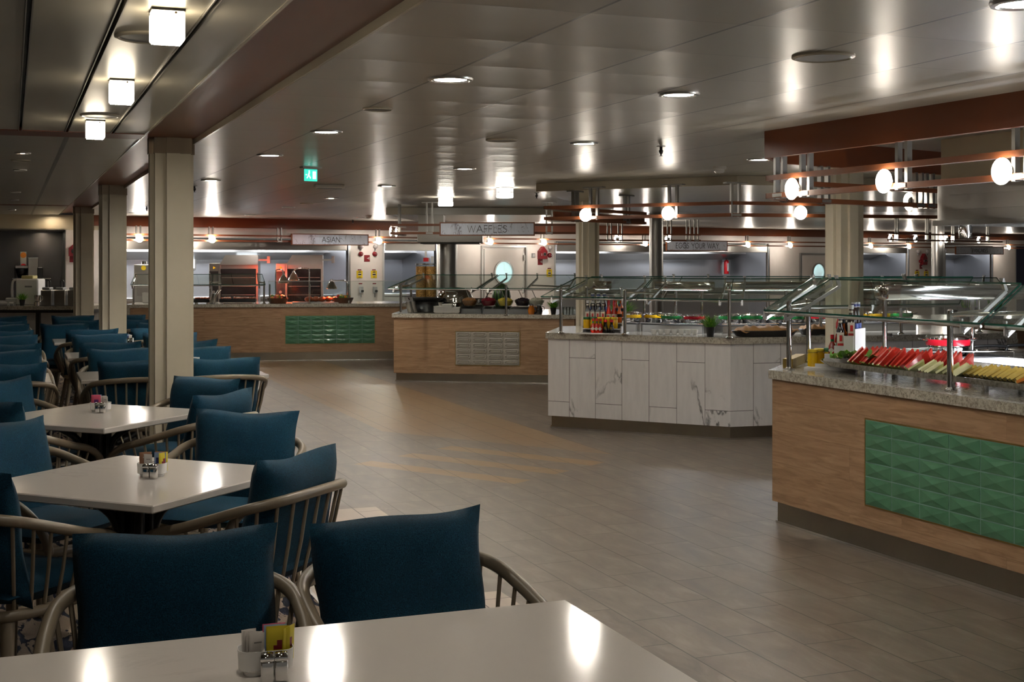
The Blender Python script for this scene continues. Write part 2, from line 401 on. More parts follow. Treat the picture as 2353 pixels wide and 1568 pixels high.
struct('wall_left', MB().bx(-7.2, -7.1, -3, 30, 0, ZC), M['creamwall'], rz=TH)

# ---------------------------------------------------------------- far wall
WO = Vector((-4.612, 24.0)); WR = math.atan2(.6, .8)
def FT(x): r = (x-CX)/F; return (r*WO.y-WO.x)/(.8-.6*r)
def FY(x): return WO.y+.6*FT(x)
def FW(l, d=0.0, z=0.0): return Vector((WO.x+.8*l-.6*d, WO.y+.6*l+.8*d, z))   # local -> world
def fwall(name, mb, m): return struct(name, mb, m, loc=(WO.x, WO.y, 0), rz=WR)
fwall('wall_back', MB().bx(FT(205), FT(2440), 0, .15, 1.955, ZC), M['wall'])
fwall('trim_7', MB().bx(FT(205), FT(2440), -.14, 0, 2.135, ZC), M['rust'])
piers = [(205,222),(803,881),(1005,1275),(1767,1978),(2088,2172),(2281,2334)]
m = MB()
for a, b in piers: m.bx(FT(a), FT(b), 0, .9, 0, 1.955)
fwall('wall_pier', m, M['wall'])
m = MB()
for a, b in piers:
    for e in (a, b): m.bx(FT(e)-.02, FT(e)+.02, -.006, .02, 0, 1.955)
fwall('trim_8', m, M['steel'])
fwall('wall_navy', MB().bx(FT(2334), FT(2440), 0, .9, 0, 1.955), M['navy'])
def hood(a, b, lab, lit):
    x0, x1 = FT(a), FT(b); c = (x0+x1)/2; w = (x1-x0)/2-.03
    p = thing('exhaust_hood', lab, 'kitchen hood', FW(c), WR, 'hoods in the back kitchen niches')
    obj('back_panel', MB().bx(-w, w, 1.25, 1.29, 0, 1.95), M['steelblue'], p)
    obj('side_panel', MB().bx(-w-.02, -w, .05, 1.25, 0, 1.95), M['steelblue'], p); obj('side_panel', MB().bx(w, w+.02, .05, 1.25, 0, 1.95), M['steelblue'], p)
    k = MB(); k.bx(-w, w, .0, .03, 1.735, 1.93, b=.006); k.bx(-w, w, .03, 1.25, 1.9, 1.93)
    obj('canopy', k, M['steeldull'], p); k = MB()
    k.add([(-w,.75,1.735),(w,.75,1.735),(w,1.25,1.56),(-w,1.25,1.56),(-w,.78,1.9),(w,.78,1.9),(w,1.25,1.9),(-w,1.25,1.9)],
          [[0,1,2,3],[4,7,6,5],[0,4,5,1],[1,5,6,2],[2,6,7,3],[3,7,4,0]])
    obj('baffle', k, M['steelx'], p)
    for s in range(lit[0]):
        cx = -w+(2*w)*(s+.5)/lit[0]
        obj('light_strip', MB().bx(cx-lit[1]/2, cx+lit[1]/2, .25, .37, 1.86, 1.895), M['cool'], p)
    obj('work_counter', MB().bx(-w, w, .55, 1.25, .82, .88, b=.01).bx(-w, w, .62, 1.25, .1, .82), M['steelx'], p)
    obj('filter_rail', MB().bx(-w, w, .70, .74, 1.70, 1.735), M['steel'], p)
    return p
hood(226, 801, 'long lit steel hood with red lamp reflections behind the far oak counter', (3, 1.15))
hood(883, 1003, 'short steel hood niche behind the cereal dispenser', (1, .9))
hood(1277, 1765, 'wide steel hood niche behind the eggs sign', (2, 1.4))
hood(1980, 2086, 'narrow steel hood niche right of the second porthole door', (1, .8))
hood(2174, 2279, 'rightmost steel hood niche behind the pancakes sign', (1, .8))
# ---------------------------------------------------------------- doors
def door(name, a, b, ytop, wx, wy, wr):
    x0, x1 = FT(a), FT(b); Y = FY(wx); zt = ZD(ytop, Y)+.04; p = thing(name, None, None, FW(x0), WR); p['kind'] = 'structure'
    W = x1-x0
    obj('door_leaf', MB().bx(.06, W-.06, -.03, .0, .0, zt-.05), M['wall'], p)
    fr = MB(); fr.bx(-.03, .0, -.05, .0, 0, zt).bx(W, W+.03, -.05, 0, 0, zt).bx(-.03, W+.03, -.05, 0, zt, zt+.03); obj('door_frame', fr, M['steel'], p)
    g = MB(); g.bx(.045, .06, -.035, 0, 0, zt-.05).bx(W-.06, W-.045, -.035, 0, 0, zt-.05).bx(.045, W-.045, -.035, 0, zt-.05, zt-.035); obj('edge_seal', g, M['paperw'], p)
    c = (FT(wx)-x0, -.03, ZD(wy, Y)); R = wr*Y/F*1.1
    obj('porthole_ring', MB().lathe([(R,0),(R+.03,.0),(R+.03,.03),(R,.03),(R,0)], 32, c, Rx(PI/2)), M['steel'], p, 30)
    obj('porthole_glass', MB().lathe([(0,.004),(R,.004)], 32, c, Rx(PI/2)), M['portglow'], p)
    h = MB(); h.bx(W-.075, W-.03, -.06, -.03, zt-.28, zt-.16); obj('hinge', h, M['steeldull'], p)
    h = MB(); h.tube([(.13,-.04,.86),(.13,-.09,.86),(.22,-.09,.86)], .01); obj('door_handle', h, M['chrome'], p)
door('door_1', 1107, 1206, 573, 1155, 626, 22)
door('door_2', 1838, 1945, 588, 1878, 626, 17)
# ---------------------------------------------------------------- left serving niche wall
LO = Vector((-7.20, 22.0)); LD = -VS
def lwall(name, mb, m): return struct(name, mb, m, loc=(LO.x, LO.y, 0), rz=TH)   # local x = towards the far wall, negative = left
lwall('wall_station', MB().bx(-8, .3, 0, .12, 2.06, ZC), M['creamwall'])
lwall('wall_station_pier', MB().bx(-.28, .3, .01, 1.6, 0, 2.06).bx(-.3, -.28, -.004, .05, 0, 2.06), M['wall'])
lwall('wall_station_back', MB().bx(-3.2, -.28, 1.5, 1.6, 0, 2.06), plain('dark_grey_steel_panel', (.10,.095,.10), .35, .6))
lwall('wall_station_side', MB().bx(-.31, -.285, .06, 1.5, 0, 2.06), M['steel'])
lwall('ceiling_station', MB().bx(-3.2, -.28, .0, 1.6, 2.06, 2.08), M['steeldull'])
lwall('wall_station_left', MB().bx(-8, -3.2, 0, 1.6, 0, 2.06), M['navy'])
# ---------------------------------------------------------------- columns
def column(px, Y, w, lab, top=ZC, collar=True):
    p = thing('column', lab, 'column', (XD(px, Y), Y, 0), TH, 'ribbed cream columns')
    h = w/2; q = w*.17; d = w*.10; e = w*.30
    # plan: a square whose faces step in at the corners and carry a raised rib
    base = [(h-d,-h+q),(h-d,-e/2),(h,-e/2),(h,e/2),(h-d,e/2),(h-d,h-q),(h-q*.55,h-q*.55)]
    poly = []
    for k in range(4):
        c, s = [(1,0),(0,1),(-1,0),(0,-1)][k]
        poly += [(c*x-s*y, s*x+c*y) for x, y in base]
    obj('shaft', MB().prism(poly, 0, top-(.10 if collar else 0)), M['cream'], p, 20)
    if collar:
        k = MB(); k.prism([(x*1.05, y*1.05) for x, y in poly], top-.10, top); obj('collar', k, M['bronze'], p, 20)
    return p
column(393, 8.46, .275, 'nearest and tallest ribbed cream column, beside the near tables', ZC+.03)
column(259, 13.75, .275, 'middle ribbed cream column of the row, behind the nearest', ZC+.03)
column(192, 19.3, .285, 'farthest ribbed cream column of the row, by the drinks station', ZC+.03)
column(1350, 15.0, .25, 'ribbed cream column behind the left end of the marble counter', ZC, False)
column(1940, 10.6, .265, 'ribbed cream column between fruit counter and marble counter', ZC, False)
def scol(px, Y, r, z1, lab):
    p = thing('steel_column', lab, 'column', (XD(px, Y), Y, 0), 0, 'round steel columns')
    obj('shaft', MB().cyl((0,0,z1/2), r, z1, 28), M['steel'], p); obj('base_ring', MB().cyl((0,0,.03), r+.015, .06, 28), M['steel'], p)
scol(1508, 21.5, .115, ZC, 'round steel column left of the eggs sign')
scol(2155, 24.5, .118, ZC, 'round steel column left of the pancakes sign')
scol(1029, 18.9, .135, 1.80, 'round steel column under the waffle hood')
# ================================================================ CEILING FITTINGS
def at_ceiling(x, y, z=ZC): p = G(x, y, z); return Vector((p.x, p.y, z))
def downlight(x, y, r, m, lab, group):
    c = at_ceiling(x, y); p = thing('downlight', lab, 'ceiling light', c, TH, group)
    obj('trim_ring', MB().lathe([(r*1.0,-.002),(r*1.16,-.010),(r*1.36,-.008),(r*1.40,0),(r*1.0,0)], 28), M['steel'], p)
    obj('lens', MB().lathe([(0,-.004),(r,-.004)], 20), m, p)
DL = [(1035,181,'large downlight in the main ceiling, nearest the brown beam'),(1560,216,'large downlight in the main ceiling, in front of the hanging rails'),(750,302,'downlight above and left of the green exit sign, large in the photo'),
 (1342,329,'downlight left of the dark ceiling sprinkler'),(620,356,'downlight left of the green exit sign, beyond the nearest column'),(1068,387,'downlight above the left drum lamp'),
 (485,414,'downlight just right of the nearest column'),(889,427,'downlight right of the white ceiling box'),(761,455,'downlight between exit sign and orange fascia'),
 (663,476,'small downlight left of the one behind the exit sign'),(310,489,'downlight between the nearest two columns'),(575,494,'leftmost downlight near the orange fascia'),
 (825,500,'downlight beside the far smoke detector'),(1745,366,'downlight at the left end of the brown hanging fascia'),(2352,6,'downlight cut off by the top right corner')]
for x, y, l in DL: downlight(x, y, .068, M['down' if y < 400 else 'downfar'], l, 'round downlights in the main ceiling')
for x, y, l in [(52,351,'nearest small downlight in the seating-side ceiling'),(46,390,'second small downlight in the seating-side ceiling, behind the nearest'),(36,441,'third small downlight in the seating-side ceiling'),(33,459,'fourth small downlight in the seating-side ceiling'),(28,482,'farthest left small downlight in the seating-side ceiling'),(121,493,'tiny downlight over the drinks station wall')]:
    downlight(x, y, .04, M['downs'], l, 'small downlights over the seating')
# cube lamps
def cube_lamp(p):
    obj('shade', MB().box((0,0,-.052),(.096,.096,.088),b=.006,seg=2), M['glowcube'], p); obj('diffuser', MB().bx(-.042,.042,-.042,.042,-.0985,-.0965), M['cubebase'], p)
for x, y, l in [(384,28,'nearest glowing cube lamp on the strip ceiling'),(279,188,'middle glowing cube lamp of the row'),(219,281,'farthest glowing cube lamp, in front of the brown cross band')]:
    c = at_ceiling(x, y-4); p = thing('cube_lamp', l, 'ceiling light', c, TH, 'cube lamps on the strip ceiling')
    cube_lamp(p)
    obj('base_plate', MB().box((0,0,-.004),(.098,.098,.008)), M['blackmetal'], p); obj('screw', MB().cyl((.02,-.05,-.014), .004, .008, 8, Rx(PI/2)), M['bronze'], p)
cst = [ST(at_ceiling(x, y-4)) for x, y in ((384,28),(279,188),(219,281))]
for k, l in ((1,'cube lamp over the nearest table, just above the frame'),(2,'cube lamp at the near end of the strip ceiling row, out of frame')):
    q = RS(cst[0][0], cst[0][1]-(cst[1][1]-cst[0][1])*k); p = thing('cube_lamp', l, 'ceiling light', (q.x,q.y,ZC), TH, 'cube lamps on the strip ceiling'); cube_lamp(p)
    obj('base_plate', MB().box((0,0,-.004),(.098,.098,.008)), M['blackmetal'], p)
# round speakers
for x, y, r, l in [(1892,129,.115,'large round ceiling speaker at the upper right'),(1153,321,.10,'flat round ceiling speaker left of the dark sprinkler'),(868,249,.075,'small flat ceiling disc between the two left downlights'),
   (344,84,.115,'round ceiling speaker beside the nearest cube lamp'),(230,264,.10,'round ceiling speaker beside the farthest cube lamp'),(705,467,.09,'far round ceiling speaker behind the exit sign'),(48,368,.07,'round ceiling disc between small downlights')]:
    p = thing('ceiling_speaker', l, 'speaker', at_ceiling(x, y), TH, 'round ceiling speakers')
    obj('rim', MB().lathe([(r,0),(r,-.006),(r*.9,-.010),(r*.84,-.006)], 32), M['soffit'], p); obj('grille', MB().lathe([(0,-.008),(r*.84,-.006)], 32), M['grille'], p)
# sprinklers
for x, y, l in [(1519,336,'dark ceiling sprinkler left of the hanging rails'),(1233,443,'ceiling sprinkler beside the right drum lamp'),(447,427,'ceiling sprinkler at the edge of the nearest column'),(337,474,'ceiling sprinkler between two columns'),(811,505,'ceiling sprinkler over the asian sign')]:
    p = thing('sprinkler', l, 'sprinkler', at_ceiling(x, y), 0, 'ceiling sprinklers')
    obj('flange', MB().lathe([(0,-.006),(.028,-.004),(.030,0)], 16), M['galv'], p)
    obj('head', MB().lathe([(.010,0),(.010,-.025),(.016,-.03),(.012,-.045),(.005,-.055),(.004,-.062),(.016,-.066),(0,-.068)], 12), M['blackmetal'], p)
for x, y, l in [(1653,383,'white smoke detector left of the brown hanging fascia'),(847,495,'white smoke detector over the far counter')]:
    p = thing('smoke_detector', l, 'smoke detector', at_ceiling(x, y), 0, 'smoke detectors')
    obj('base', MB().lathe([(.055,0),(.055,-.018),(.05,-.022)], 20), M['paperw'], p); obj('head', MB().lathe([(.040,-.02),(.042,-.04),(.03,-.052),(0,-.054)], 20), M['ceramic'], p)
p = thing('emergency_light', 'flat white box light on the ceiling beyond the exit sign', 'ceiling light', at_ceiling(757,424), TH)
obj('housing', MB().box((0,0,-.02),(.30,.10,.04),b=.01), M['paperw'], p); obj('lens', MB().box((0,0,-.042),(.24,.07,.006)), M['grey'], p)
# exit sign
c = at_ceiling(714, 384); p = thing('exit_sign', 'glowing green exit sign hanging from the main ceiling', 'exit sign', c, math.radians(38))
obj('ceiling_plate', MB().box((0,0,-.006),(.17,.06,.012)), M['galv'], p)
obj('panel', MB().box((0,0,-.066),(.118,.010,.098),b=.002), M['exitglow'], p)
pic = MB()
for y in (-.006, .006):
    pic.box((.030,y,-.066),(.030,.003,.062)); pic.box((-.020,y,-.056),(.012,.003,.030),R=Ry(.35)); pic.box((-.012,y,-.080),(.009,.003,.030),R=Ry(-.5)); pic.box((-.030,y,-.080),(.009,.003,.030),R=Ry(.6)); pic.cyl((-.017,y,-.034),.0065,.003,10,Rx(PI/2))
    pic.box((-.044,y,-.064),(.012,.003,.008))
obj('pictogram', pic, M['exitwhite'], p)
obj('frame', MB().box((0,0,-.0145),(.124,.02,.008)), M['galv'], p)
# drum lamps
for x, y, l in [(1160,432,'larger glowing drum lamp on the ceiling, right of the pair'),(1024,454,'smaller glowing drum lamp on the ceiling, left of the pair')]:
    c = at_ceiling(x, y-1); p = thing('drum_lamp', l, 'ceiling light', c, 0, 'pair of drum lamps')
    obj('shade', MB().lathe([(.085,-.01),(.088,-.10),(.08,-.108),(0,-.108)], 24), M['drum'], p); obj('rim', MB().lathe([(.09,0),(.09,-.01),(.07,-.012)], 24), M['steel'], p); obj('band', MB().lathe([(.0885,-.045),(.0905,-.047),(.0905,-.053),(.0885,-.055)], 24), M['steel'], p)
# ================================================================ SEATING
def cat_rom(P, n=5, closed=False):
    P = [Vector(p) for p in P]; out = []; m = len(P)
    for i in range(m if closed else m-1):
        if closed: a, b, c, d = P[i-1], P[i], P[(i+1) % m], P[(i+2) % m]
        else: a = P[i-1] if i else P[0]*2-P[1]; b = P[i]; c = P[i+1]; d = P[i+2] if i+2 < m else P[-1]*2-P[-2]
        for k in range(n):
            t = k/n; out.append(.5*((2*b)+(c-a)*t+(2*a-5*b+4*c-d)*t*t+(3*b-a-3*c+d)*t**3))
    if not closed: out.append(P[-1])
    return out
def pillow(W, H, T, nx=18, nz=16, ear=.05, pw=4.0, seed=0):
    rr = random.Random(seed); vs = []; fs = []
    a1, a2, a3 = [rr.uniform(0, 6) for _ in range(3)]
    for side in (1, -1):
        for j in range(nz+1):
            for i in range(nx+1):
                u = -1+2*i/nx; v = -1+2*j/nz
                t = max(0, (1-abs(u)**pw)*(1-abs(v)**pw))**.5
                x = W/2*u*(1-ear*(1-v*v)); z = H/2*v*(1-ear*.9*(1-u*u))
                q_ = min(1, T/.13); wr = q_*(.006*math.sin(3*u+a1)*math.sin(2.4*v+a2)+.004*math.sin(6*u*v+a3))
                vs.append((x+q_*.004*math.sin(5*v+a2), side*T/2*t+wr*t, z+q_*.005*math.sin(4*u+a1)))
    n1 = (nx+1)*(nz+1)
    for s in range(2):
        for j in range(nz):
            for i in range(nx):
                a = s*n1+j*(nx+1)+i; q = [a, a+1, a+nx+2, a+nx+1]; fs.append(q if s else q[::-1])
    return vs, fs
RAIL = [(.215,.235,.43),(.262,.262,.49),(.292,.235,.565),(.300,.15,.622),(.300,.03,.655),(.296,-.09,.692),(.275,-.205,.728),(.205,-.290,.750),(.10,-.318,.758)]
RAIL = RAIL+[(0,-.324,.760)]+[(-x,y,z) for x,y,z in RAIL[::-1]]
RPTS = cat_rom(RAIL, 5)
def spindle_pts():
    idx = []
    L = [0]
    for a, b in zip(RPTS, RPTS[1:]): L.append(L[-1]+(b-a).length)
    n = 21; lo, hi = .27, L[-1]-.27; out = []
    for k in range(n):
        d = lo+(hi-lo)*k/(n-1)
        for i in range(len(L)-1):
            if L[i] <= d <= L[i+1]:
                p = RPTS[i].lerp(RPTS[i+1], (d-L[i])/(L[i+1]-L[i])); out.append((p, Vector((p.x*.80, p.y*.76, .425)))); break
    return out
def make_chair(name, label, indiv, seed):
    t = thing(name, label, 'chair')
    obj('top_rail', MB().tube(RPTS, .0185, 10), M['taupe'], t, 60)
    ring = cat_rom([(.215,.22,.425),(.238,.05,.425),(.235,-.13,.425),(.17,-.235,.425),(0,-.252,.425),(-.17,-.235,.425),(-.235,-.13,.425),(-.238,.05,.425),(-.215,.22,.425),(0,.245,.425)], 4, True)
    obj('seat_rail', MB().tube(ring, .0185, 10, True), M['taupe'], t, 60)
    sp = spindle_pts()
    if indiv:
        for a, b in sp: obj('spindle', MB().tube([b, b.lerp(a,.5)+Vector((a.x,a.y,0)).normalized()*.006, a], .0065, 6), M['taupe'], t, 60)
    else:
        m = MB()
        for a, b in sp: m.tube([b, a], .0065, 5)
        obj('spindle_row', m, M['taupe'], t, 60)
    for x in (-1, 1):
        for y in (-1, 1): obj('leg', MB().tube([(x*.185,y*.195,.425),(x*.225,y*.235,.2),(x*.262,y*.272,.0)], .02, 10, radii=[.024,.019,.014]), M['taupe'], t, 60)
    vs, fs = pillow(.46, .47, .085, 14, 14, .0, 5.0, seed+5)
    obj('seat_cushion', MB(Matrix.Translation((0,.0,.485)) @ Matrix.Rotation(PI/2, 4, 'X')).add(vs, fs), M['fabric'], t, 80)
    vs, fs = pillow(.495, .455, .135, seed=seed)
    obj('back_cushion', MB(Matrix.Translation((0,-.195,.665)) @ Matrix.Rotation(math.radians(11), 4, 'X')).add(vs, fs), M['fabric'], t, 80)
    return t
protoA = [make_chair('armchair', 'x', True, k) for k in range(3)]
protoB = [make_chair('armchair', 'x', False, 10+k) for k in range(3)]
usedA = [0]; usedB = [0]
GRP = 'blue cushioned spindle armchairs at the tables'
def chair(c, face, lab, near=True, jit=0):
    ps, u = (protoA, usedA) if near else (protoB, usedB)
    k = u[0]; u[0] += 1; src = ps[k % 3]; rz = ang(face)-PI/2+jit
    if k < 3: src.location = (c[0], c[1], 0); src.rotation_euler = (0,0,rz); src['label'] = lab; src['group'] = GRP; return src
    return dup(src, (c[0], c[1], 0), rz, lab, GRP)
TOP = .75
def make_table(lx, ly, c, rz, lab, grp):
    t = thing('dining_table', lab, 'table', (c[0], c[1], 0), rz, grp)
    obj('tabletop', MB().box((0,0,TOP-.014),(lx,ly,.028),b=.004), M['quartz'], t)
    p = MB()
    for x in (-.035,.035):
        for y in (-.035,.035): p.box((x,y,.38),(.042,.042,.66),b=.006)
    p.box((0,0,.38),(.05,.05,.66)); obj('pedestal', p, M['blackmetal'], t)
    for k in range(4):
        a = PI/4+k*PI/2; d = Vector((math.cos(a), math.sin(a), 0))
        obj('bracket', MB().tube(cat_rom([d*.05+Vector((0,0,.50)), d*.09+Vector((0,0,.62)), d*.2+Vector((0,0,.695)), d*.30+Vector((0,0,.71))], 4), .018, 8), M['blackmetal'], t, 60)
        obj('foot', MB().tube(cat_rom([d*.04+Vector((0,0,.12)), d*.16+Vector((0,0,.05)), d*.34+Vector((0,0,.022))], 4), .02, 8, radii=[.028]*4+[.024]*4+[.018]), M['blackmetal'], t, 60)
    return t
PQ = math.radians(21-45); pv = Vector((math.cos(PQ), math.sin(PQ))); qv = Vector((-math.sin(PQ), math.cos(PQ)))
T0 = Vector((.128,3.11))-VS*.65-US*.35; T1 = Vector((-2.17,6.82)); T2 = Vector((-1.397,4.854))
make_table(1.30, .70, T0, TH, 'nearest white quartz table, along the bottom edge of the photo', 'white quartz tables')
make_table(.85, .85, T2, PQ, 'square white table set diagonally, second nearest', 'white quartz tables')
make_table(.85, .85, T1, PQ, 'square white table set diagonally beside the nearest column', 'white quartz tables')
FLc = [Vector((-2.89,8.757)), Vector((-3.65,10.72)), Vector((-4.45,12.69)), Vector((-5.2,14.6))]
nth = ['first', 'second', 'third', 'fourth']
TR = [f+VS*.63+US*.35 for f in FLc]
FRl = [Vector((-3.06,8.68)), Vector((-3.82,10.64)), Vector((-4.6,12.6)), Vector((-5.37,14.55))]
TL = [f-VS*.63+US*.35 for f in FRl]
for k in range(4):
    make_table(1.26, .70, TR[k], TH, nth[k]+' oblong white table in the row behind the nearest column', 'white quartz tables')
    make_table(1.26, .70, TL[k], TH, nth[k]+' oblong white table in the row at the left edge of the photo', 'white quartz tables')
bk = Vector((.128,3.11))
chair(bk-VS*.873+US*.24, -US, 'armchair facing the camera, left behind the nearest table', True, math.radians(-6))
chair(bk-VS*.245+US*.25, -US, 'armchair facing the camera, right behind the nearest table', True, math.radians(8))
chair(T2+pv*.475+qv*.0, -pv, 'armchair right of the second table, its spindle back and tall cushion by the aisle', True)
chair(T2+qv*.74-pv*.15, -qv, 'armchair behind the second table, cushion facing the camera', True, math.radians(11))
chair(T2-pv*.66+qv*.22, pv, 'armchair at the left edge, lit cushion facing right to the second table', True)
chair(T2-qv*.52-pv*.10, qv, 'armchair in front of the second table, cut by the left edge', True)
chair(T1+pv*.477+qv*.12, -pv, 'armchair right of the column-side table, long arm rail towards the camera', True)
chair(T1+qv*.56+pv*.08, -qv, 'armchair behind the column-side table, right of the nearest column', True, math.radians(-4))
chair(T1-pv*.64+qv*.19, pv, 'armchair left of the column-side table, cushion facing right', True)
chair(T1-qv*.44-pv*.09, qv, 'armchair in front of the column-side table, dark cushion at the left edge', True)
for k in range(4):
    f = FLc[k]; j = [(.04,-.05),(-.03,.03),(.05,.02),(-.02,-.04)][k]
    for q, (a, nm) in enumerate([(.33,'left'),(.94,'right')]):
        chair(f+VS*a+US*.10, US, 'armchair on the near side, %s seat, of the %s oblong table behind the column' % (nm, nth[k]), k == 0, j[q])
        if k == 2: a = (.13, 1.11)[q]
        chair(f+VS*a+US*(.70+.19), -US, 'armchair on the far side, %s seat, of the %s oblong table behind the column' % (nm, nth[k]), False, -j[q])
    f = FRl[k]
    chair(f-VS*.27+US*.12, US, 'armchair on the near side of the %s oblong table at the left edge' % nth[k], False, j[1])
    chair(f-VS*.27+US*(.70+.28), -US, 'armchair on the far side of the %s oblong table at the left edge' % nth[k], False, j[0])
# ---------------------------------------------------------------- caddies
def rrect(w, d, r, n=5):
    out = []
    for cx, cy, a in ((w/2-r,d/2-r,0),(-w/2+r,d/2-r,PI/2),(-w/2+r,-d/2+r,PI),(w/2-r,-d/2+r,1.5*PI)):
        for k in range(n+1): out.append((cx+r*math.cos(a+PI/2*k/n), cy+r*math.sin(a+PI/2*k/n)))
    return out
def make_caddy():
    t = thing('sugar_caddy', 'x', 'caddy')
    secs = [(rrect(.085,.047,.018),0),(rrect(.088,.05,.019),.008),(rrect(.104,.062,.022),.012),(rrect(.108,.066,.023),.05),(rrect(.104,.062,.022),.05),(rrect(.098,.056,.02),.016)]
    vs = []; fs = []; n = len(secs[0][0])
    for p, z in secs: vs += [(x,y,z) for x, y in p]
    for i in range(len(secs)-1):
        for k in range(n): fs.append([i*n+k, i*n+(k+1)%n, (i+1)*n+(k+1)%n, (i+1)*n+k])
    fs.append(list(range(n))[::-1]); fs.append([(len(secs)-1)*n+k for k in range(n)])
    obj('dish', MB().add(vs, fs), M['ceramic'], t, 50)
    obj('divider', MB().box((-.004,0,.031),(.004,.055,.032)), M['ceramic'], t)
    return t
def make_shaker():
    t = thing('salt_shaker', 'x', 'shaker')
    obj('body', MB().box((0,0,.021),(.025,.025,.042),b=.004,seg=2), M['chrome'], t, 60)
    obj('cap', MB().lathe([(.0175,0),(.0182,.003),(.0165,.010),(.010,.013),(0,.0135)], 4, (0,0,.042), Rz(PI/4)), M['chrome'], t, 60)
    h = MB()
    for a in range(4): h.cyl((.006*math.cos(a*PI/2), .006*math.sin(a*PI/2), .0552), .001, .002, 6)
    obj('shaker_holes', h, M['black'], t)
    return t
PK = {'yellow': plain('yellow_packet_paper', srgb(206,188,40), .5), 'pink': plain('pink_packet_paper', srgb(214,90,120), .5), 'blue': plain('pale_blue_packet_paper', srgb(150,172,206), .5),
      'white': plain('white_packet_paper', (.66,.62,.58), .55), 'brown': plain('brown_packet_paper', srgb(140,100,74), .6)}
PKI = {'yellow': M['redp'], 'pink': plain('packet_purple_print', srgb(110,50,120), .5), 'blue': plain('packet_navy_print', srgb(34,36,104), .5), 'white': plain('packet_grey_print', (.2,.19,.18), .5), 'brown': M['ceramic']}
def make_packet(c, w=.045, h=.070):
    if c == 'white': w, h = .030, .064
    t = thing('sugar_packet', 'x', 'packet')
    vs, fs = pillow(w, h, .0055, 8, 8, .0, 8.0, 3)
    obj('sleeve', MB(Matrix.Translation((0,0,h/2))).add(vs, fs), PK[c], t, 60)
    b = MB()
    if c == 'blue': b.bx(-w*.32, w*.32, -.0034, -.0028, h*.40, h*.72)
    elif c == 'yellow': b.box((.002,-.0031,h*.55),(w*.22,.0008,h*.26)); b.box((-.0062,-.0031,h*.48),(w*.16,.0008,h*.12))
    elif c == 'pink': b.bx(-w*.26, w*.26, -.0034, -.0028, h*.38, h*.66)
    else: b.cyl((-w*.2,-.003,h*.3), .004, .0008, 12, Rx(PI/2)); b.cyl((w*.2,-.003,h*.3), .004, .0008, 12, Rx(PI/2)); b.bx(-w*.2, w*.3, -.0034, -.0028, h*.7, h*.74)
    obj('print', b, PKI[c], t)
    return t
PROT = {}
def place(key, maker, loc, rz, lab, grp, tilt=0, sx=None):
    if key not in PROT: PROT[key] = r = maker(); r['label'] = lab; r['group'] = grp; r.location = loc; r.rotation_euler = (tilt,0,rz)
    else: r = dup(PROT[key], loc, rz, lab, grp); r.rotation_euler = (tilt,0,rz)
    return r
def setting(c, rz, where, packs, shake=True, dy=-.060):
    R = Matrix.Rotation(rz, 4, 'Z'); at = lambda x, y, z=TOP: Vector((c[0],c[1],0))+R @ Vector((x,y,z))
    place('caddy', make_caddy, at(0,0), rz, 'white ceramic sugar caddy on the '+where, 'sugar caddies')
    if shake:
        for x, n in ((.000,'left'),(.0265,'right')): place('shaker', make_shaker, at(x,dy), rz+.05*(1 if x<0 else -1), '%s chrome shaker of the pair on the %s' % (n, where), 'chrome shakers')
    for (col, x, y, tl, r) in packs:
        place('p'+col, lambda: make_packet(col), at(x,y,TOP+.018), rz+r, '%s sugar packets standing in the caddy on the %s' % (col, where), '%s packets in the caddy on the %s' % (col, where), tl)
Pk0 = [('pink',.018,.021,-.06,.05),('blue',.020,.014,-.05,.02)]+[('yellow',.024,.006-.006*i,.02,-.02+.03*i) for i in range(4)]+[('yellow',.044,.0,.03,1.0)]+[('white',-.030+.003*i,.012-.006*i,(-.10,.06,.10,-.06,.05)[i],(.28,-.25,.2,-.3,.2)[i]) for i in range(5)]
ct = G(610,1545,TOP); setting(ct, math.radians(14), 'nearest table', Pk0)
Pk2 = [('yellow',.026,.020,-.06,.0),('pink',.026,.013,-.06,.0),('blue',.028,.004,-.03,.0),('yellow',.042,.0,.0,1.1),('brown',-.028,.006,-.05,.5)]+[('white',-.026+.006*i,.008-.006*i,(-.08,.05,.08)[i],(.3,-.3,.1)[i]) for i in range(3)]
ct = G(350,1094,TOP); setting(ct, math.radians(-4), 'second nearest table', Pk2)
Pk1 = [('blue',-.022,.016,-.05,0),('pink',-.028,.006,-.05,.1),('pink',-.020,-.004,.0,-.1)]+[('white',.014+.007*i,.010-.007*i,(-.08,.08,.10)[i],(.3,-.2,-.3)[i]) for i in range(3)]
ct = G(231,946,TOP); setting(ct, math.radians(4), 'column-side diagonal table', Pk1)
PkW = [('white',-.02,.006,.1,.4),('white',.0,.0,-.1,-.3),('white',.02,.004,.2,.2)]
PkP = [('pink',-.02,.006,0,.2),('blue',.0,.0,-.1,-.3),('white',.02,.004,.2,.2)]
ct = G(447,846,TOP); setting(ct, TH, 'first oblong table behind the column', PkW)
ct = G(294,789,TOP); setting(ct, TH, 'third oblong table behind the column', PkP)
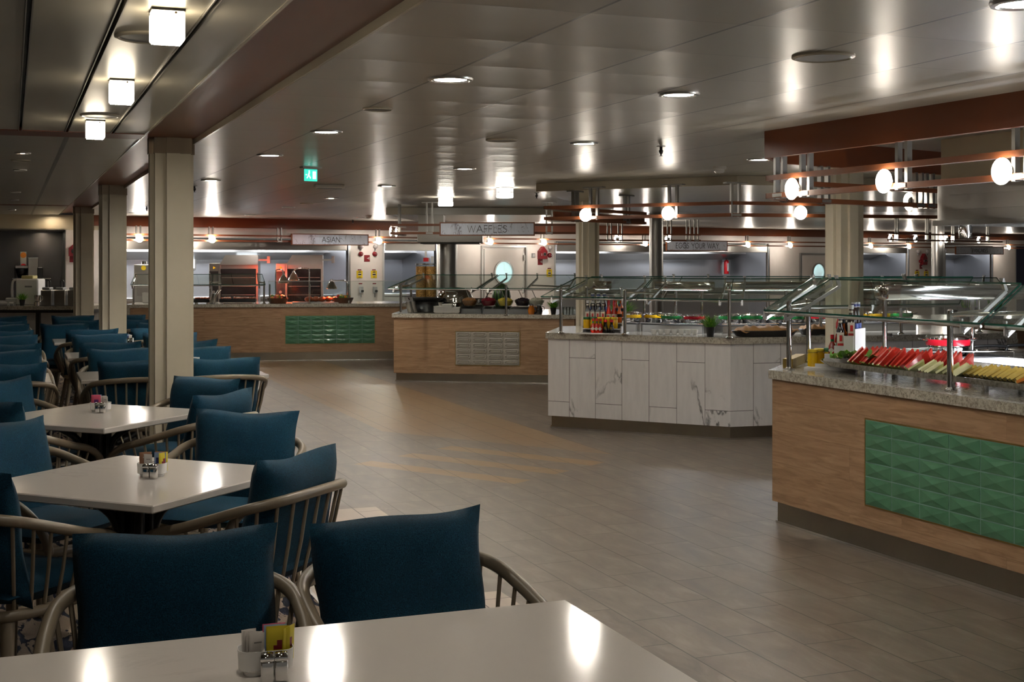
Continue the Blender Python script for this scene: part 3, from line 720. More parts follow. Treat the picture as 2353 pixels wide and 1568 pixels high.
# ================================================================ COUNTERS
def inset(poly, d):
    n = len(poly); out = []; P = [Vector(p) for p in poly]
    for i in range(n):
        a, b, c = P[i-1], P[i], P[(i+1) % n]
        e1 = (b-a).normalized(); e2 = (c-b).normalized(); n1 = Vector((-e1.y, e1.x)); n2 = Vector((-e2.y, e2.x))
        m = (n1+n2); m = m/ max(.2, m.dot(n1)) if m.length > 1e-6 else n1
        out.append(b+m*d)
    return out
def counter(name, lab, poly, edges, ztop, kick, th, mats, over=.022):
    """poly runs counter-clockwise; edges: indices that get a facing panel"""
    c = sum((Vector(p) for p in poly), Vector((0,0)))/len(poly)
    t = thing(name, lab, 'counter', (c.x, c.y, 0), 0, 'buffet counters')
    L = [Vector(p)-c for p in poly]
    obj('worktop', MB().prism(inset(L, -over), ztop-th, ztop), M['granite'], t)
    obj('core', MB().prism(inset(L, .035), kick, ztop-th), M['black'], t)
    obj('kick_plate', MB().prism(inset(L, .03), .012, kick), M['kick'], t)
    obj('kick_trim', MB().prism(inset(L, .018), 0, .014), M['chrome'], t)
    for i in range(len(L)):
        a, b = L[i], L[(i+1) % len(L)]; d = b-a
        m = mats if not isinstance(mats, dict) else mats.get(i, mats[-1])
        obj('front_panel' if i in edges else 'side_panel', MB().bx(0, d.length, 0, .03, kick, ztop-th), m, t, loc=(a.x, a.y, 0), rz=ang(d))
    return t, c
def edge_local(poly, i, c): a = Vector(poly[i])-c; b = Vector(poly[(i+1) % len(poly)])-c; return a, ang(b-a)
# ---- fruit counter
dF = Vector((.394,-.919)); eF = Vector((.919,.394)); A = Vector((1.545,7.75))
PF = [A, A+dF*6.2, Vector((3.0,8.95))+dF*6.2, Vector((3.0,8.95)), Vector((1.83,8.45))]
ZF = .905
tF, cF = counter('fruit_counter', 'oak counter with green tiles and fruit platter, nearest on the right', PF, (0,), ZF, .13, .05, M['wood'])
def tile_relief(nx, nz, tw, tz, gap=.006):
    g = MB(); g.bx(0, nx*tw, -.0045, .002, 0, nz*tz); m = MB()
    for i in range(nx):
        for j in range(nz):
            x0, x1, z0, z1 = i*tw+gap/2, (i+1)*tw-gap/2, j*tz+gap/2, (j+1)*tz-gap/2
            ax = x0+(x1-x0)*(.5); az = z0+(z1-z0)*.5; y0, y1 = -.006, -.0165
            bx_, bz_ = x0+(x1-x0)*.24, z1-(z1-z0)*.26; cx_, cz_ = x0+(x1-x0)*.76, z0+(z1-z0)*.24
            # faceted tile: a long diagonal ridge crossed by two short ones
            V = [(x0,y0,z0),(x1,y0,z0),(x1,y0,z1),(x0,y0,z1),(ax,y1,az),(bx_,y1*.62,bz_),(cx_,y1*.62,cz_),(x0+(x1-x0)*.62,y0*1.6,z1-(z1-z0)*.2),(x0+(x1-x0)*.36,y0*1.6,z0+(z1-z0)*.2)]
            Fc = [(0,8,4),(0,4,3),(3,4,5),(3,5,2),(5,7,2),(5,4,7),(7,4,2),(2,4,1),(1,4,6),(1,6,0),(6,8,0),(6,4,8)]
            m.add(V, [list(f) for f in Fc])
            o = len(m.v)
            m.add([(x0,y0,z0),(x1,y0,z0),(x1,y0,z1),(x0,y0,z1),(x0,0,z0),(x1,0,z0),(x1,0,z1),(x0,0,z1)], [[0,4,5,1],[1,5,6,2],[2,6,7,3],[3,7,4,0]])
    return g, m
def tile_panel(t, poly, i, c, k0, z0, nx, nz, tw, tz, mat, relief, trim):
    a, r = edge_local(poly, i, c); d = Vector((math.cos(r), math.sin(r))); p = a+d*k0
    g, m = relief(nx, nz, tw, tz)
    p2 = obj('tile_panel', m, mat, t, 0, loc=(p.x, p.y, z0), rz=r); obj('grout', g, M['grout'] if mat == M['green'] else M['greytile'], p2)
    f = MB(); W, H = nx*tw, nz*tz; f.bx(-.007, 0, -.005, .004, -.007, H+.007).bx(W, W+.007, -.005, .004, -.007, H+.007).bx(0, W, -.005, .004, -.007, 0).bx(0, W, -.005, .004, H, H+.007)
    obj('trim_frame', f, trim, p2)
tile_panel(tF, PF, 0, cF, .866, .257, 12, 6, .212, .0753, M['green'], tile_relief, M['gold'])
a, b = PF[4]-cF, PF[0]-cF; dd = (b-a).normalized(); nn = Vector((-dd.y, dd.x)); q = a+dd*.12+nn*.05
obj('end_upstand', MB().bx(0, .46, -.02, .04, ZF, ZF+.055), M['gold'], tF, loc=(q.x,q.y,0), rz=ang(dd))
# ---- marble counter
PW = [Vector((.335,12.1)), Vector((1.885,11.27)), Vector((4.63,12.05)), Vector((4.3,13.5)), Vector((1.7,13.6)), Vector((.52,13.25))]
ZW = .885
tW, cW = counter('marble_counter', 'white marble tiled counter in the middle of the hall', PW, (0,1), ZW, .115, .055, M['marble'])
a, r = edge_local(PW, 1, cW); L1 = (PW[2]-PW[1]).length; d = Vector((math.cos(r), math.sin(r))); q = a+d*(L1-.075)
obj('end_slab', MB().bx(0, .10, -.03, .04, 0, ZW-.056), M['granite'], tW, loc=(q.x,q.y,0), rz=r)
# ---- waffle counter
PA = [Vector((-1.515,16.72)), Vector((.78,16.31)), Vector((1.3,16.9)), Vector((1.3,18.0)), Vector((-1.46,18.4))]
ZA = .87
tA, cA = counter('waffle_counter', 'oak counter with grey relief tiles under the waffles sign', PA, (0,), ZA, .11, .05, M['wood'])
def pill_relief(nx, nz, tw, tz):
    g = MB(); g.bx(0, nx*tw, -.002, .002, 0, nz*tz); m = MB()
    for i in range(nx):
        for j in range(nz):
            cx, cz = (i+.5)*tw, (j+.5)*tz; w, h = tw*.92, tz*.86
            secs = [(1,1,-.001),(.97,.93,-.010),(.82,.66,-.012),(.76,.52,-.004),(.70,.34,-.004),(.68,.24,-.014)]
            vs = []; fs = []
            for sx, sz, y in secs: vs += [(cx+px, y, cz+pz) for px, pz in rrect(w*sx, h*sz, h*sz*.42, 3)]
            n = 16
            for k in range(len(secs)-1):
                for q in range(n): fs.append([k*n+q, k*n+(q+1)%n, (k+1)*n+(q+1)%n, (k+1)*n+q])
            fs.append([(len(secs)-1)*n+q for q in range(n)]); m.add(vs, fs)
    return g, m
def kx(poly, i, x):   # distance along edge i where its face meets pixel column x
    a = Vector(poly[i]); d = (Vector(poly[(i+1) % len(poly)])-a).normalized(); r = (x-CX)/F
    return (r*a.y-a.x)/(d.x-r*d.y)
k0, k1 = kx(PA, 0, 1047), kx(PA, 0, 1194)
tile_panel(tA, PA, 0, cA, k0, .225, 4, 6, (k1-k0)/4, .0705, M['greytile'], pill_relief, M['gold'])
# ---- far oak counter
PS = [Vector((-5.83,19.75)), Vector((-.95,20.44)), Vector((-1.1,21.5)), Vector((-5.97,20.8))]
ZS = .88
tS, cS = counter('asian_counter', 'far oak counter with green tiles under the asian sign', PS, (0,), ZS, .135, .05, M['wood'])
k0, k1 = kx(PS, 0, 656), kx(PS, 0, 861)
tile_panel(tS, PS, 0, cS, k0, .265, 7, 6, (k1-k0)/7, .0715, M['green'], tile_relief, M['gold'])
a, r = edge_local(PS, 0, cS)
obj('end_slab', MB().bx(-.03, .05, -.03, .04, 0, ZS-.051), M['granite'], tS, loc=(a.x,a.y,0), rz=r)
# ---- drinks counter
t = thing('drinks_counter', 'dark edged granite drinks counter at the far left', 'counter', (-7.4,20.0,0), 0, 'buffet counters')
obj('worktop', MB().bx(-2.4, 1.12, -.5, .7, .81, .867), M['granite'], t); obj('under_frame', MB().bx(-2.38, 1.1, -.48, .68, .765, .81), M['blackmetal'], t)
obj('body', MB().bx(-2.3, 1.05, .06, .68, .14, .765), M['white'], t); obj('kick_plate', MB().bx(-2.25, 1.0, .1, .66, 0, .14), M['kick'], t)
obj('support_post', MB().bx(.27, .33, -.46, -.40, 0, .765), M['blackmetal'], t)
# ================================================================ HANGING RAILS, SIGNS, HOODS
LAMPDISC = None
def disc_mb(): return MB().lathe([(0,-.013),(.035,-.012),(.054,-.008),(.061,-.002),(.061,.003),(.054,.009),(.035,.013),(0,.014)], 22, (0,0,0), Rx(PI/2))
def along(pts, x):      # point on an open polyline at pixel column x -> (point, direction)
    r = (x-CX)/F; best = None
    for a, b in zip(pts, pts[1:]):
        d = (b-a).normalized(); den = d.x-r*d.y
        if abs(den) < 1e-6: continue
        k = (r*a.y-a.x)/den
        if -.02 <= k <= (b-a).length+.02: best = (a+d*k, d); break
    return best
def rail_set(lab, pts, z1, z2, ztop, hang, lamps, flip=1, zl=None, flange=False, lampmat='glow'):
    """pts run so that the customer side is on the right of travel when flip=1"""
    pts = [Vector(p) for p in pts]; c = pts[len(pts)//2]
    t = thing('light_rail', lab, 'hanging light rail', (c.x, c.y, 0), 0, 'rust brown double rails with disc lamps')
    for z, nm in ((z1,'upper_rail'),(z2,'lower_rail')):
        m = MB()
        for a, b in zip(pts, pts[1:]): m.bar(V3(a-c, z), V3(b-c, z), .045, .030)
        obj(nm, m, M['rustwood'], t, 20)
    zl = zl or (z1+z2)/2-.026
    def res(h):
        if isinstance(h, tuple): p, d = h
        else:
            q = along(pts, h)
            if not q: return None
            p, d = q
        return Vector(p)-c, Vector(d)
    for h in hang:
        q = res(h)
        if not q: continue
        p, d = q; m = MB()
        for s in (-.036, .036): m.box(V3(p+d*s, (ztop+z2-.02)/2), (.022,.03,ztop-z2+.02), rz=ang(d))
        if flange: m.box(V3(p, ztop-.006), (.20,.07,.012), rz=ang(d))
        m.box(V3(p, z2), (.09,.05,.02), rz=ang(d)); obj('hanger', m, M['galv'], t, 20)
    for h in lamps:
        q = res(h)
        if not q: continue
        p, d = q; n = Vector((d.y,-d.x))*flip
        l = obj('lamp', disc_mb(), M[lampmat], t, 40, loc=V3(p+n*.052, zl), rz=ang(d)+(0 if flip > 0 else PI))
        obj('lamp_back', MB().lathe([(0,.014),(.036,.0145),(.034,.030),(0,.032)], 16, (0,0,0), Rx(-PI/2)), M['chrome'], l, 40)
    return t
# ---- fruit station ring
RA = Vector((1.505,7.63)); RB = Vector((1.68,8.06)); RC = Vector((3.45,9.46)); RE = RA+dF*6.2
struct('bulkhead_fruit', MB().prism([tuple(RE),tuple(RA),tuple(RB),tuple(RC),tuple(RC+Vector((-.02,.03))),tuple(RB+Vector((-.028,.022))),tuple(RA+Vector((-.032,-.01))),tuple(RE+Vector((-.028,-.012)))], 2.152, ZC), M['rust'])
def kp(px):
    q = along([RA, RE], px); return q[0]
fl = [kp(1837), kp(2050), kp(2322)]; st = (fl[2]-fl[1]).length
rail_set('front rails with disc lamps over the fruit counter, nearest on the right', [RE, RB+(RA-RB)*1.0, RA][:1]+[RA], 2.036, 1.932, 2.155,
   [(kp(1793), -dF), (kp(1853), -dF), (kp(2076), -dF), (kp(2348), -dF)], [(p, -dF) for p in fl+[fl[2]+dF*st, fl[2]+dF*2*st, fl[2]+dF*3*st]], -1)
rail_set('rear rails behind the fruit counter bulkhead, bent at the column', [RA, RB, RC], 2.036, 1.932, 2.155, [1800, 1893, 2110, 2135], [2104], -1)
# ---- marble station
rail_set('double rails over the marble counter, hung by flanged tubes', [Vector((.307,12.2)), Vector((1.885,11.2)), Vector((4.7,12.02))], 2.046, 1.944, 2.226, [1365, 1547, 1690, 1962, 2240], [1352, 1541, 1833], 1, 1.968, True)
rail_set('rear left rails of the marble counter loop', [Vector((.33,12.22)), Vector((1.40,13.75))], 2.046, 1.944, 2.226, [1322, 1440], [], -1, None, True)
struct('bulkhead_rear', MB().bar((.40,12.42,2.19-.21),(1.40,13.85,2.19-.21),.02,.075), M['rust'])
struct('ceiling_marble', MB().prism([(.237,12.8),(2.0,11.6),(7.0,13.0),(7.0,18.2),(1.3,18.2)], 2.226, ZC-.002), M['soffit'])
struct('ceiling_waffle', MB().prism([(-1.81,18.75),(1.25,18.95),(1.25,22.4),(-1.6,22.2)], 2.208, ZC-.002), M['soffit'])
rail_set('double rails carrying the waffles sign', [Vector((-1.58,17.05)), Vector((.95,16.95))], 2.013, 1.906, ZC, [987, 1262], [], 1, None, True)
rail_set('short rails at the left end of the waffle loop', [Vector((-1.50,18.3)), Vector((-1.575,17.1))], 2.013, 1.906, ZC, [(Vector((-1.53,17.75)), Vector((-.06,-1)))], [(Vector((-1.535,17.9)), Vector((-.06,-1))), (Vector((-1.56,17.35)), Vector((-.06,-1)))], 1)
rail_set('distant middle rails seen behind the marble counter column', [Vector((1.45,24.2)), Vector((3.55,24.6))], 2.03, 1.92, ZC, [1400, 1425, 1538, 1582, 1600], [1420, 1537], -1, lampmat='glowfar')
rail_set('distant right rails seen below the fruit hood', [Vector((6.6,22.9)), Vector((9.6,25.6))], 2.02, 1.91, ZC, [2060, 2130, 2190, 2270, 2330], [2052, 2110, 2180, 2255], -1, lampmat='glowfar')
# ---- far wall rails, in three runs
def fr(a, b): return [FW(FT(a), -.42).to_2d(), FW(FT(b), -.42).to_2d()]
rail_set('far rails over the asian counter, in front of the back wall', fr(222, 985), 1.990, 1.893, 2.14, [318,485,642,868], [318,485,868], 1, lampmat='glowfar')
rail_set('far rails in front of the first porthole door', fr(990, 1500), 1.990, 1.893, 2.14, [1124,1247,1480], [1124,1247,1480], 1, 1.92, lampmat='glowfar')
rail_set('far rails from the eggs sign to the right edge', fr(1505, 2420), 1.990, 1.893, 2.14, [1716,1813,1998,2086,2315], [1716,1813,1998,2086,2315], 1, 1.91, lampmat='glowfar')
# ---------------------------------------------------------------- lettering (single stroke capitals)
GL = {'A': (.86,[[(0,0),(.43,1),(.86,0)],[(.16,.34),(.70,.34)]]), 'S': (.56,[[(.54,.86),(.42,.98),(.24,1),(.08,.9),(.05,.74),(.14,.60),(.40,.48),(.52,.34),(.52,.16),(.40,.02),(.20,0),(.02,.14)]]),
 'I': (.10,[[(.05,0),(.05,1)]]), 'N': (.80,[[(.04,0),(.04,1),(.76,0),(.76,1)]]), 'W': (1.16,[[(0,1),(.29,0),(.58,.96),(.87,0),(1.16,1)]]), 'F': (.50,[[(.04,0),(.04,1),(.5,1)],[(.04,.52),(.44,.52)]]),
 'L': (.48,[[(.04,1),(.04,0),(.48,0)]]), 'E': (.54,[[(.52,1),(.04,1),(.04,0),(.52,0)],[(.04,.52),(.46,.52)]]), 'G': (.92,[[(.84,.82),(.68,.95),(.48,1),(.24,.93),(.07,.74),(.02,.5),(.07,.26),(.24,.07),(.48,0),(.70,.06),(.86,.22),(.9,.46),(.54,.46)]]),
 'Y': (.78,[[(0,1),(.39,.48),(.78,1)],[(.39,.48),(.39,0)]]), 'O': (1.0,[[(.5+.48*math.sin(a*PI/8),.5+.5*math.cos(a*PI/8)) for a in range(17)]]), 'U': (.74,[[(.04,1),(.04,.34),(.12,.1),(.28,0),(.46,0),(.62,.1),(.70,.34),(.70,1)]]),
 'R': (.60,[[(.04,0),(.04,1),(.34,1),(.52,.9),(.55,.74),(.48,.56),(.32,.48),(.04,.48)],[(.30,.48),(.58,0)]]), 'P': (.56,[[(.04,0),(.04,1),(.34,1),(.52,.9),(.55,.72),(.48,.54),(.32,.46),(.04,.46)]]),
 'C': (.84,[[(.82,.80),(.66,.95),(.48,1),(.24,.93),(.07,.74),(.02,.5),(.07,.26),(.24,.07),(.48,0),(.66,.05),(.82,.2)]]), 'K': (.62,[[(.04,0),(.04,1)],[(.58,1),(.06,.48),(.62,0)]]), ' ': (.36,[])}
def lettering(text, h, y, sw=None, gap=.20):
    m = MB(); sw = sw or h*.085; W = sum(GL[c][0] for c in text)*h+gap*h*(len(text)-1); x = -W/2
    for ch in text:
        w, S = GL[ch]
        for pl in S:
            for a, b in zip(pl, pl[1:]):
                p = Vector((x+a[0]*h, y, (a[1]-.5)*h)); q = Vector((x+b[0]*h, y, (b[1]-.5)*h)); d = (q-p).normalized()*sw*.4
                m.bar(p-d, q+d, .004, sw)
        x += w*h+gap*h
    return m
M['ink'] = plain('dark_sign_lettering', srgb(34,34,40), .5)
def sign(text, lab, c, rz, W, H, h, ztop):
    t = thing('station_sign', lab, 'sign', c, rz, 'hanging marble station signs')
    obj('panel', MB().box((0,0,0),(W-.03,.03,H-.03)), M['signmarble'], t)
    f = MB(); f.bx(-W/2, W/2, -.022, .022, H/2-.016, H/2).bx(-W/2, W/2, -.022, .022, -H/2, -H/2+.016).bx(-W/2, -W/2+.016, -.022, .022, -H/2+.016, H/2-.016).bx(W/2-.016, W/2, -.022, .022, -H/2+.016, H/2-.016)
    obj('frame', f, M['rustwood'], t, 20)
    obj('lettering', lettering(text, h, -.017), M['ink'], t, 20)
    k = MB()
    for x in (-W*.32, W*.32): k.box((x,.03,H*.18),(.05,.04,.03))
    obj('clip', k, M['galv'], t)
    return t
Yw = 16.93; sign('WAFFLES', 'marble sign reading waffles over the middle oak counter', (XD(1119.5,Yw),Yw,ZD(526.5,Yw)), math.radians(-2), 219/F*Yw, 31.5/F*Yw, 15.5/F*Yw, ZC)
def wallsign(text, lab, a, b, y0, y1, hp, d=-.50):
    ta, tb = FT(a), FT(b); p = FW((ta+tb)/2, d); Y = p.y; k = (Y/FY((a+b)/2)); H = (y1-y0)/F*Y
    r = ((a+b)/2-CX)/F; # slide along the wall so the sign centre keeps its bearing
    for _ in range(6):
        e = r*p.y-p.x; p = p+Vector((.8,.6,0))*(e/(.8-.6*r)); 
    Y = p.y; sign(text, lab, (p.x,p.y,ZD((y0+y1)/2, Y)), WR, (tb-ta)*k, (y1-y0)/F*Y, hp/F*Y, ZC)
wallsign('ASIAN', 'marble sign reading asian over the far oak counter', 672, 847, 538, 564, 11.5)
wallsign('EGGS YOUR WAY', 'dim marble sign reading eggs your way before the far wall', 1533, 1671, 553, 577, 11.5)
wallsign('PANCAKES', 'dim marble sign reading pancakes at the far right', 2197, 2305, 567, 585, 8.5)
# ---------------------------------------------------------------- island hoods
t = thing('island_hood', 'brushed steel hood on a round column behind the waffles sign', 'kitchen hood', (-.88,18.9,0))
k = MB(); k.bx(-.46, .46, -.45, .45, 1.80, 1.93, b=.01); obj('canopy', k, M['steeldull'], t)
obj('duct', MB().bx(-.46, -.10, -.25, .25, 1.93, 2.20), M['steeldull'], t)
obj('skirt', MB().bx(-.42, .42, -.41, .41, 1.785, 1.80), M['blackmetal'], t)
t = thing('island_hood', 'large rounded steel hood hanging over the fruit counter island', 'kitchen hood', (2.95,8.30,0), ang(dF)+PI)
# local: -x towards the camera's right (along the counter), +y = customer front side is negative
hd = ang(dF); t.rotation_euler = (0,0,hd)
L = 4.2
obj('enclosure', MB().bx(.02, L, -.30, .45, 2.04, ZC), M['creamwall'], t)
sec = []
for k in range(9):
    a = PI*.5*k/8; sec.append((.26-.26*math.sin(a) if False else .22*(1-math.sin(a)), -.42+.16*(1-math.cos(a))))
pl = [(L,-.42)]+[(.20*(1-math.sin(PI/2*k/8)), -.42+.20*(1-math.cos(PI/2*k/8))) for k in range(9)]+[(.20*(1-math.cos(PI/2*k/8)), .42-.20*(1-math.sin(PI/2*k/8))+0) for k in range(9)]+[(L,.42)]
obj('drum', MB().prism(pl, 1.80, 2.04), M['steeldull'], t, 30)
rb = MB(); 
for z in (1.875, 1.965): rb.bx(.24, L, -.428, -.415, z-.012, z+.012)
obj('rib', rb, M['steeldull'], t)
sk = MB().bx(.10, L, -.435, -.41, 1.768, 1.80).bx(.10, L, .41, .435, 1.768, 1.80).bx(.10, .125, -.41, .41, 1.768, 1.80).bx(.125, L, -.41, .41, 1.785, 1.80)
obj('skirt', sk, M['steelx'], t)
obj('grease_cup', MB().lathe([(0,1.69),(.04,1.69),(.04,1.755),(.036,1.768),(0,1.768)], 20, (.30,-.36,0)), M['chrome'], t, 30)
obj('light_strip', MB().bx(.8, L-.2, -.2, -.1, 1.762, 1.767), M['cool'], t)
# ================================================================ SNEEZE GUARDS
def guard(lab, base, panels, posts, brackets, zL, zU, zt, ptop, rails=True, boxes=()):
    """panels: (lower a, lower b, upper a, upper b) in plan; brackets: (lower, upper) in plan"""
    c = Vector(base); t = thing('sneeze_guard', lab, 'sneeze guard', (c.x, c.y, zt), 0, 'glass sneeze guards on steel posts')
    w = lambda p, z: Vector((p[0]-c.x, p[1]-c.y, z-zt))
    for la, lb, ua, ub in panels:
        P = [w(la,zL), w(lb,zL), w(ub,zU), w(ua,zU)]; n = (P[1]-P[0]).cross(P[3]-P[0]).normalized()
        if n.z < 0: n = -n
        g = obj('glass_panel', MB().slab(P, n, .008), M['glass'], t, 0)
        e = MB()
        for a, b in zip(P, P[1:]+P[:1]): e.bar(a+n*.004, b+n*.004, .004, .009)
        obj('glass_edge', e, M['glassedge'], g, 0)
        if rails: obj('edge_rail', MB().tube([P[0]-n*.012, P[1]-n*.012], .008, 8), M['steel'], t, 60)
    for p, zz in posts:
        m = MB(); m.tube([w(p,zt), w(p,zz)], .0155, 12); m.lathe([(.034,0),(.034,.004),(.02,.010),(.016,.018)], 14, w(p,zt)); m.ell(w(p,zz), (.0155,.0155,.010), 12, 4)
        obj('post', m, M['chrome'], t, 50)
    for la, ua in brackets:
        a, b = w(la,zL), w(ua,zU); d = (b-a).normalized(); n = Vector((0,0,1))-d*d.z; n.normalize()
        m = MB(); q = .045
        m.bar(a-d*.02-n*q, b+d*.0-n*q, .018, .018); m.bar(a-d*.02-n*q, a+d*.01, .018, .018); m.bar(b-n*q, b+d*.012+n*.014, .018, .018)
        m.cyl(b+d*.012+n*.018, .014, .012, 12); m.cyl(a+d*.012+n*.012, .010, .010, 12)
        obj('bracket', m, M['steel'], t, 30)
        mid = (a+b)/2-n*q
        if posts:
            pp = min((w(p,zz) for p, zz in posts), key=lambda v: (v-mid).length)
            if (pp-mid).length < .45: obj('arm', MB().tube([pp-Vector((0,0,.02)), mid], .010, 8), M['chrome'], t, 50)
    for (pa, pb, dp, z0, z1) in boxes:
        a, b = w(pa,(z0+z1)/2), w(pb,(z0+z1)/2); d = b-a; m = MB(); m.box((a+b)/2, (d.length,dp,z1-z0), rz=ang(d), b=.018, seg=3)
        h = obj('heat_lamp_housing', m, M['chrome'], t, 50)
        u = d.normalized()*d.length*.42; v_ = Vector((-d.y,d.x,0)).normalized()*dp*.2; q_ = (a+b)/2-Vector((0,0,(z1-z0)/2+.001))
        obj('light_strip', MB().quad(q_-u-v_, q_-u+v_, q_+u+v_, q_+u-v_), M['cool'], h)
    return t
G0 = A+eF*.05; G1 = Vector((1.527,7.90)); U0 = A+eF*.33+dF*.12; U1 = Vector((1.845,8.02)); G2 = Vector((1.74,8.52)); U2 = Vector((2.04,8.36)); G3 = Vector((3.1,9.05)); U3 = Vector((3.1,8.78))
kq = kx([A, A+dF], 0, 2240); Gm = G0+dF*(kq-.02); Um = U0+dF*(kq-.16); Ge = G0+dF*4.6; Ue = U0+dF*4.4
pf = lambda x, y: (G(x, y, ZF), 1.305)
guard('slanted glass guard over the fruit platter, nearest on the right', (2.3,7.4), [(G0,Gm,U0,Um),(Gm+dF*.03,Ge,Um+dF*.03,Ue),(G1,G0,U1,U0),(G2,G1,U2,U1),(G3,G2,U3,U2)],
      [pf(1813,850), pf(2183,898), pf(1858,834), pf(2033,831), pf(2234,829), (G(2183,898,ZF)+dF*1.45,1.305)],
      [(G0+dF*.05,U0+dF*.05),(Gm-dF*.13,Um-dF*.13),(Gm+dF*.16,Um+dF*.16),(G1,U1),(G2+(G1-G2)*.12,U2+(U1-U2)*.12),(G2+(G3-G2)*.5,U2+(U3-U2)*.5)], 1.25, 1.44, ZF, 1.3,
      boxes=[((2.24,7.95),(3.15,8.12),.16,1.315,1.405)])
ml = [Vector((.27,12.2)), Vector((1.883,11.29)), Vector((4.62,12.06))]; mu = [Vector((.62,12.5)), Vector((1.97,11.62)), Vector((4.60,12.40))]
mr = [Vector((.50,13.35)), Vector((1.70,13.68)), Vector((4.35,13.58))]; mur = [Vector((.80,13.05)), Vector((1.74,13.34)), Vector((4.35,13.22))]
L3 = lambda a, b, t: a+(b-a)*t
pw = lambda x, y, z=1.285: (G(x, y, ZW), z)
guard('slanted glass guard over the marble counter', (2.0,12.4), [(ml[0],L3(ml[0],ml[1],.52),mu[0],L3(mu[0],mu[1],.50)),(L3(ml[0],ml[1],.53),ml[1],L3(mu[0],mu[1],.51),mu[1]),(ml[1],L3(ml[1],ml[2],.5),mu[1],L3(mu[1],mu[2],.5)),(L3(ml[1],ml[2],.51),ml[2],L3(mu[1],mu[2],.51),mu[2]),(mr[0],mr[1],mur[0],mur[1]),(mr[1],mr[2],mur[1],mur[2])],
      [pw(1289,766), pw(1436,770), pw(1676,777), pw(1886,770), pw(2070,768), pw(2250,764), (Vector((.75,13.1)),1.285), (Vector((1.35,13.3)),1.285), (Vector((1.95,13.4)),1.285), (Vector((2.8,13.35)),1.285), (Vector((3.7,13.3)),1.285), (Vector((1.05,12.55)),1.285), (Vector((1.55,12.35)),1.285)],
      [(L3(ml[0],ml[1],t),L3(mu[0],mu[1],t)) for t in (.06,.45,.58,.95)]+[(L3(ml[1],ml[2],t),L3(mu[1],mu[2],t)) for t in (.04,.45,.55,.95)]+[(L3(mr[0],mr[1],t),L3(mur[0],mur[1],t)) for t in (.1,.9)]+[(L3(mr[1],mr[2],t),L3(mur[1],mur[2],t)) for t in (.1,.5,.9)], 1.21, 1.385, ZW, 1.28,
      boxes=[((.80,12.55),(.93,12.48),.14,1.275,1.355),((1.36,12.35),(1.86,12.08),.14,1.275,1.355),((1.98,12.05),(2.75,12.26),.14,1.275,1.355),((2.95,12.33),(3.9,12.6),.14,1.275,1.355)])
wl = [Vector((-1.58,16.62)), Vector((.74,16.22))]; wu = [Vector((-1.22,17.0)), Vector((.86,16.62))]
pa = lambda x, y, z=1.24: (G(x, y, ZA), z)
guard('slanted glass guard over the waffle counter', (-.4,16.9), [(wl[0],L3(wl[0],wl[1],.5),wu[0],L3(wu[0],wu[1],.5)),(L3(wl[0],wl[1],.51),wl[1],L3(wu[0],wu[1],.51),wu[1]),(Vector((-1.52,17.7)),wl[0],Vector((-1.16,17.55)),wu[0])],
      [pa(921,723), pa(1163,726), (Vector((.62,16.45)),1.24), (Vector((-1.36,17.6)),1.24)], [(L3(wl[0],wl[1],t),L3(wu[0],wu[1],t)) for t in (.03,.46,.55,.74,.97)]+[(Vector((-1.52,17.6)),Vector((-1.16,17.45)))], 1.195, 1.36, ZA, 1.24)
dS = (PS[1]-PS[0]).normalized(); nS = Vector((-dS.y, dS.x)); sp_ = lambda x, o: PS[0]+dS*kx(PS, 0, x)+nS*o
guard('slanted glass guard on the left half of the far oak counter', (-4.3,20.1), [(sp_(300,.0),sp_(487,.0),sp_(304,.28),sp_(484,.28)),(sp_(489,.0),sp_(610,.0),sp_(486,.28),sp_(600,.28))],
      [(sp_(304,.12),1.22),(sp_(484,.12),1.22),(sp_(606,.12),1.22)], [(sp_(304,.0),sp_(306,.28)),(sp_(482,.0),sp_(478,.28)),(sp_(508,.0),sp_(502,.28)),(sp_(596,.0),sp_(590,.28))], 1.175, 1.33, ZS, 1.2)
c = sp_(760,.1); t = thing('sneeze_guard', 'low upright glass screen on the right half of the far oak counter', 'sneeze guard', (c.x,c.y,ZS), 0, 'glass sneeze guards on steel posts')
a, b = sp_(616,.1)-c, sp_(935,.1)-c
obj('glass_panel', MB().slab([V3(a,.03),V3(b,.03),V3(b,.345),V3(a,.345)], (nS.x,nS.y,0), .008), M['glass'], t, 0)
obj('top_rail', MB().bar(V3(a,.348), V3(b,.348), .016, .008), M['steel'], t)
for x in (619,711,801): q = sp_(x,.13)-c; obj('post', MB().tube([V3(q,0),V3(q,.30)], .014, 10).lathe([(.03,0),(.03,.005),(.015,.012)],12,V3(q,0)), M['chrome'], t, 50)
# right-hand background counter
PR = [Vector((4.5,14.7)), Vector((8.6,15.9)), Vector((8.4,17.0)), Vector((4.4,15.9))]
counter('salad_counter', 'oak counter in the right background, behind the marble counter', PR, (0,), .88, .12, .05, M['wood'])
